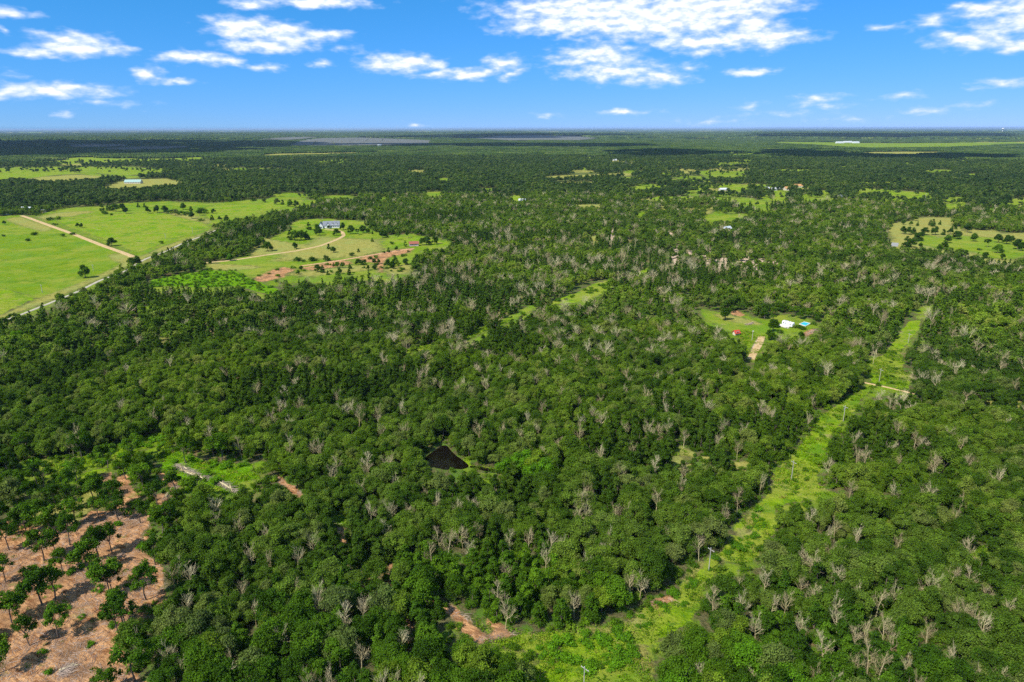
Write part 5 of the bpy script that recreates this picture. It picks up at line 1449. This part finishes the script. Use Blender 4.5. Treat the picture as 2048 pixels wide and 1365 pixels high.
MB().tube([(x_hi, 0, .5), (x_hi + 1.1, 0, .5)], [.08, .06], 5).build('hitch', M_STRIPE, cm)
M_DECK = simple_mat('pale_deck_boards', (.66, .60, .50), .8, .1, 1.2)
dv = np.array([-math.sin(crz), math.cos(crz)]); d0 = c0 - dv * 3.6 - np.array([math.cos(crz), math.sin(crz)]) * 1.5
dk = empty('deck', (d0[0], d0[1], 0), crz); tag(dk, 'pale wooden deck in front of the camper with side steps', 'deck')
for k in range(16): MB().box(-4.2, 4.2, -2.0 + k * .25, -2.0 + k * .25 + .22, .62, .70).build('plank', M_DECK, dk)
MB().box(-4.1, 4.1, -1.95, 1.95, .2, .61).build('frame', M_DECK, dk)
for i, s_ in enumerate((.45, .25)): MB().box(4.22 + i * .35, 4.55 + i * .35, -1.2, .6, 0, s_).build('step', M_DECK, dk)
pa = [np.array(G(*q)) for q in ((1598,650.5),(1608,646),(1622,649.5),(1611,655))]
pc_ = sum(pa) / 4; pl = empty('swimming_pool', (pc_[0], pc_[1], 0)); tag(pl, 'turquoise rectangular pool with pale rim right of the camper', 'pool')
M_POOL = simple_mat('turquoise_water', (.04, .50, .62), .15, .12, .8); M_RIM = simple_mat('pale_pool_rim', (.60, .58, .52), .7, .08, 1)
loc = [p - pc_ for p in pa]
new_obj('water', [(p[0]*.84, p[1]*.84, .38) for p in loc], [(0,1,2,3)], M_POOL, pl)
Vr = [(p[0]*k, p[1]*k, z) for k, z in ((1, -.1), (1, .5), (.84, .5), (.84, .1)) for p in loc]
new_obj('rim', Vr, [(r_*4+i, r_*4+(i+1)%4, (r_+1)*4+(i+1)%4, (r_+1)*4+i) for r_ in range(3) for i in range(4)], M_RIM, pl)
# red playhouse, brush heap
g0 = G(1472, 672); 
house((1472,671), 3.2, 2.6, 1.7, 1.2, rad(20), M_CREAM, simple_mat('bright_red_roof', (.50, .06, .03), .5, .1, 1), 'tiny playhouse with bright red roof at the clearing edge', 2, name='playhouse', cat='playhouse')
def heap(px0, px1, n, wid, hgt, lab, mat, seed, logs=0, lmax=3.0):
    g = np.random.default_rng(seed); a = np.array(G(*px0)); b = np.array(G(*px1)); d = b - a; L_ = np.linalg.norm(d); ang = math.atan2(d[1], d[0])
    o = empty('brush_pile', (*(a + b) / 2, 0), ang); tag(o, lab, 'brush pile')
    tw = MB()
    for k in range(n):
        x = (g.random() - .5) * L_; y = g.normal() * wid * .35; z = max(.05, hgt * g.random() * math.exp(-(y / wid) ** 2 * 3))
        l = .8 + lmax * g.random(); th_ = g.normal() * .7; up = (g.random() - .35) * .5; r = .02 + .05 * g.random()
        e = np.array([x + l * math.cos(th_), y + l * math.sin(th_), max(.05, z + l * up * .5)]); m = (np.array([x, y, z]) + e) / 2 + g.normal(size=3) * .12
        tw.tube([(x, y, z), m, e], [r, r * .8, r * .35], 3, False)
    tw.build('brush', mat, o)['kind'] = 'stuff'
    for k in range(logs):
        x = (g.random() - .5) * L_ * .8; y = g.normal() * wid * .25; l = 3 + 4 * g.random(); th_ = g.normal() * .25
        z = .3 + hgt * .5 * g.random()
        MB().tube([(x - l/2*math.cos(th_), y - l/2*math.sin(th_), z), (x, y, z + .1), (x + l/2*math.cos(th_), y + l/2*math.sin(th_), z)], [.19, .17, .10], 6).build('log', M_DEAD, o)
    return o
M_GREYW = simple_mat('greyed_brushwood', (.30, .24, .18), .9, .35, 1.0)
heap((347,930), (412,960), 560, 1.4, .9, 'long grey windrow of felled trunks and branches below the green strip', M_GREYW, 5, 12)
heap((430,962), (472,984), 300, 1.2, .7, 'shorter grey brush windrow right of the long one', M_GREYW, 6, 6)
heap((1490,652), (1505,648), 120, 1.2, .9, 'small brown heap of brush on the camper clearing lawn', M_STICK, 7, 3, 1.5)
heap((1612,672), (1630,662), 160, 2.0, 1.0, 'red brown brush heap at the right end of the camper clearing', M_STICK, 8, 2, 1.5)
heap((110,1352), (142,1335), 180, 1.6, .7, 'small pile of cut branches on the red soil near the bottom edge', M_STICK, 9, 2, 1.8)
heap((322,1002), (352,972), 90, 1.2, .5, 'thin scatter of felled stems on the red patch below the green strip', M_GREYW, 10, 2, 1.8)

# solar farm: rows of tilted panels
M_SOLAR = simple_mat('solar_glass', (.115, .120, .105), .95, .1, .002)
for si, A in enumerate(solar_w):
    mb = MB(); lo = A.min(0); hi = A.max(0); step = max(11.0, (hi[1] - lo[1]) / 260)
    for y in np.arange(lo[1], hi[1], step):
        xs = []
        for i in range(len(A)):
            a = A[i]; b = A[(i + 1) % len(A)]
            if (a[1] > y) != (b[1] > y): xs.append(a[0] + (y - a[1]) * (b[0] - a[0]) / (b[1] - a[1]))
        xs.sort()
        for k in range(0, len(xs) - 1, 2):
            x0, x1 = xs[k], xs[k + 1]; x = x0
            while x < x1:
                xe = min(x + 160, x1)
                if random.random() < .95: mb.add([(x, y, 5), (xe - 8, y, 5), (xe - 8, y + step * .72, 6.6), (x, y + step * .72, 6.6)], [(0, 1, 2, 3)])
                x = xe
    o = mb.build('solar_panels', M_SOLAR)
    tag(o, ['dark grey solar farm on the horizon plain, the broad one left of centre', 'grey solar farm strip on the horizon right of centre', 'small dark solar strip far left', 'long dark solar strip below the far left one', 'thin solar strip left of the broad one'][si], kind='stuff')
for i, (x, y) in enumerate([(691,290),(740,288),(618,281),(760,291)]):
    house((x, y), 30, 16, 6, 2, 0, M_WHITE, M_ROOFL, ['white equipment shed on the solar farm, left of the near pair', 'white equipment shed on the solar farm, middle one', 'white equipment shed at the far left of the solar farm', 'white equipment shed at the near edge of the solar farm'][i], 2, name='equipment_shed', cat='shed')
# water tower on the far right horizon
g0 = G(2005, 268); wt = empty('water_tower', (g0[0], g0[1], 0)); tag(wt, 'pale water tower on the far right horizon', 'water tower')
MB().tube([(0,0,0),(0,0,60),(0,0,75)], [7, 6, 14], 10).build('shaft', M_WHITE, wt)
MB().tube([(0,0,75),(0,0,84),(0,0,100),(0,0,108)], [14, 24, 24, 8], 14).build('tank', M_WHITE, wt)

# ------------------------------------------------------------------ clouds overhead whose shade darkens the far plain
M_CLOUD, nn, out_ = mat_new('cloud_white')
d_ = nn.new('ShaderNodeBsdfDiffuse'); d_.inputs[0].default_value = (.9, .9, .9, 1); nn.l.new(d_.outputs[0], out_.inputs[0])
def cloud(px_list, alt, lab, seed, n=70):
    A = np.array([G(*p) for p in px_list]); g = np.random.default_rng(seed)
    lo = A.min(0); hi = A.max(0); VV = []; FF = []; b = 0; Vi, Fi = ICO1; k = 0
    off = np.array([LD.x, LD.y]) * alt / LD.z      # LD.z < 0: back towards the sun
    size = math.sqrt((hi - lo).prod() / n) * .7
    while k < n:
        q = lo + g.random(2) * (hi - lo)
        if sdf(q[None], A, 1.0)[0] > 0: continue
        R = size * (.6 + .8 * g.random()); c = np.array([q[0] + off[0], q[1] + off[1], alt + R * .15])
        Vc = Vi * (.8 + .4 * g.random((len(Vi), 1))) * R * np.array([1.2, 1, .38]) + c
        VV.append(Vc); FF += [tuple(f) for f in (Fi + b)]; b += len(Vc); k += 1
    o = new_obj('cloud', np.vstack(VV), FF, M_CLOUD, smooth=True); tag(o, lab, kind='stuff'); return o
cloud([(-60,312),(-80,283),(100,281),(300,280),(540,281),(640,287),(520,296),(480,306),(200,309)], 1500, 'broad white cloud high over the far left plain', 1, 330)
cloud([(1540,277),(1560,271),(1800,270.5),(2040,270.5),(2040,276.5),(1800,278)], 4300, 'long white cloud high over the right horizon', 5, 110)
cloud([(1215,313),(1225,307),(1290,301),(1380,301),(1440,306),(1440,313),(1350,316)], 1400, 'white cloud high over the plain right of centre', 2, 50)
cloud([(1530,312),(1560,303),(1640,306),(1700,313),(1830,316),(1900,311),(1985,314),(1985,321),(1800,322),(1640,319)], 1400, 'white cloud high over the right-hand plain', 3, 60)

cloud([(600,291),(700,289),(1000,287),(1210,290),(1300,293),(1100,296),(900,295)], 1900, 'streaky white cloud high over the central plain', 6, 40)
cloud([(760,275),(900,272),(1240,271),(1230,276),(1000,278)], 3600, 'white cloud high before the central horizon', 7, 50)
# ------------------------------------------------------------------ haze
HAZE = 2.3e-5
m, n, out = mat_new('haze_air')
pv = n.new('ShaderNodeVolumePrincipled'); pv.inputs['Color'].default_value = (.50, .70, .95, 1); pv.inputs['Density'].default_value = HAZE
pv.inputs['Anisotropy'].default_value = 0.0
n.l.new(pv.outputs[0], out.inputs['Volume'])
try: m.cycles.homogeneous_volume = True
except Exception: pass
if HAZE > 0:
    o = MB().box(-118000, 118000, -118000, 118000, -30, 135).build('haze', m)
    tag(o, 'thin blue air haze over the whole plain', kind='stuff')
print('done', time.time() - T0)
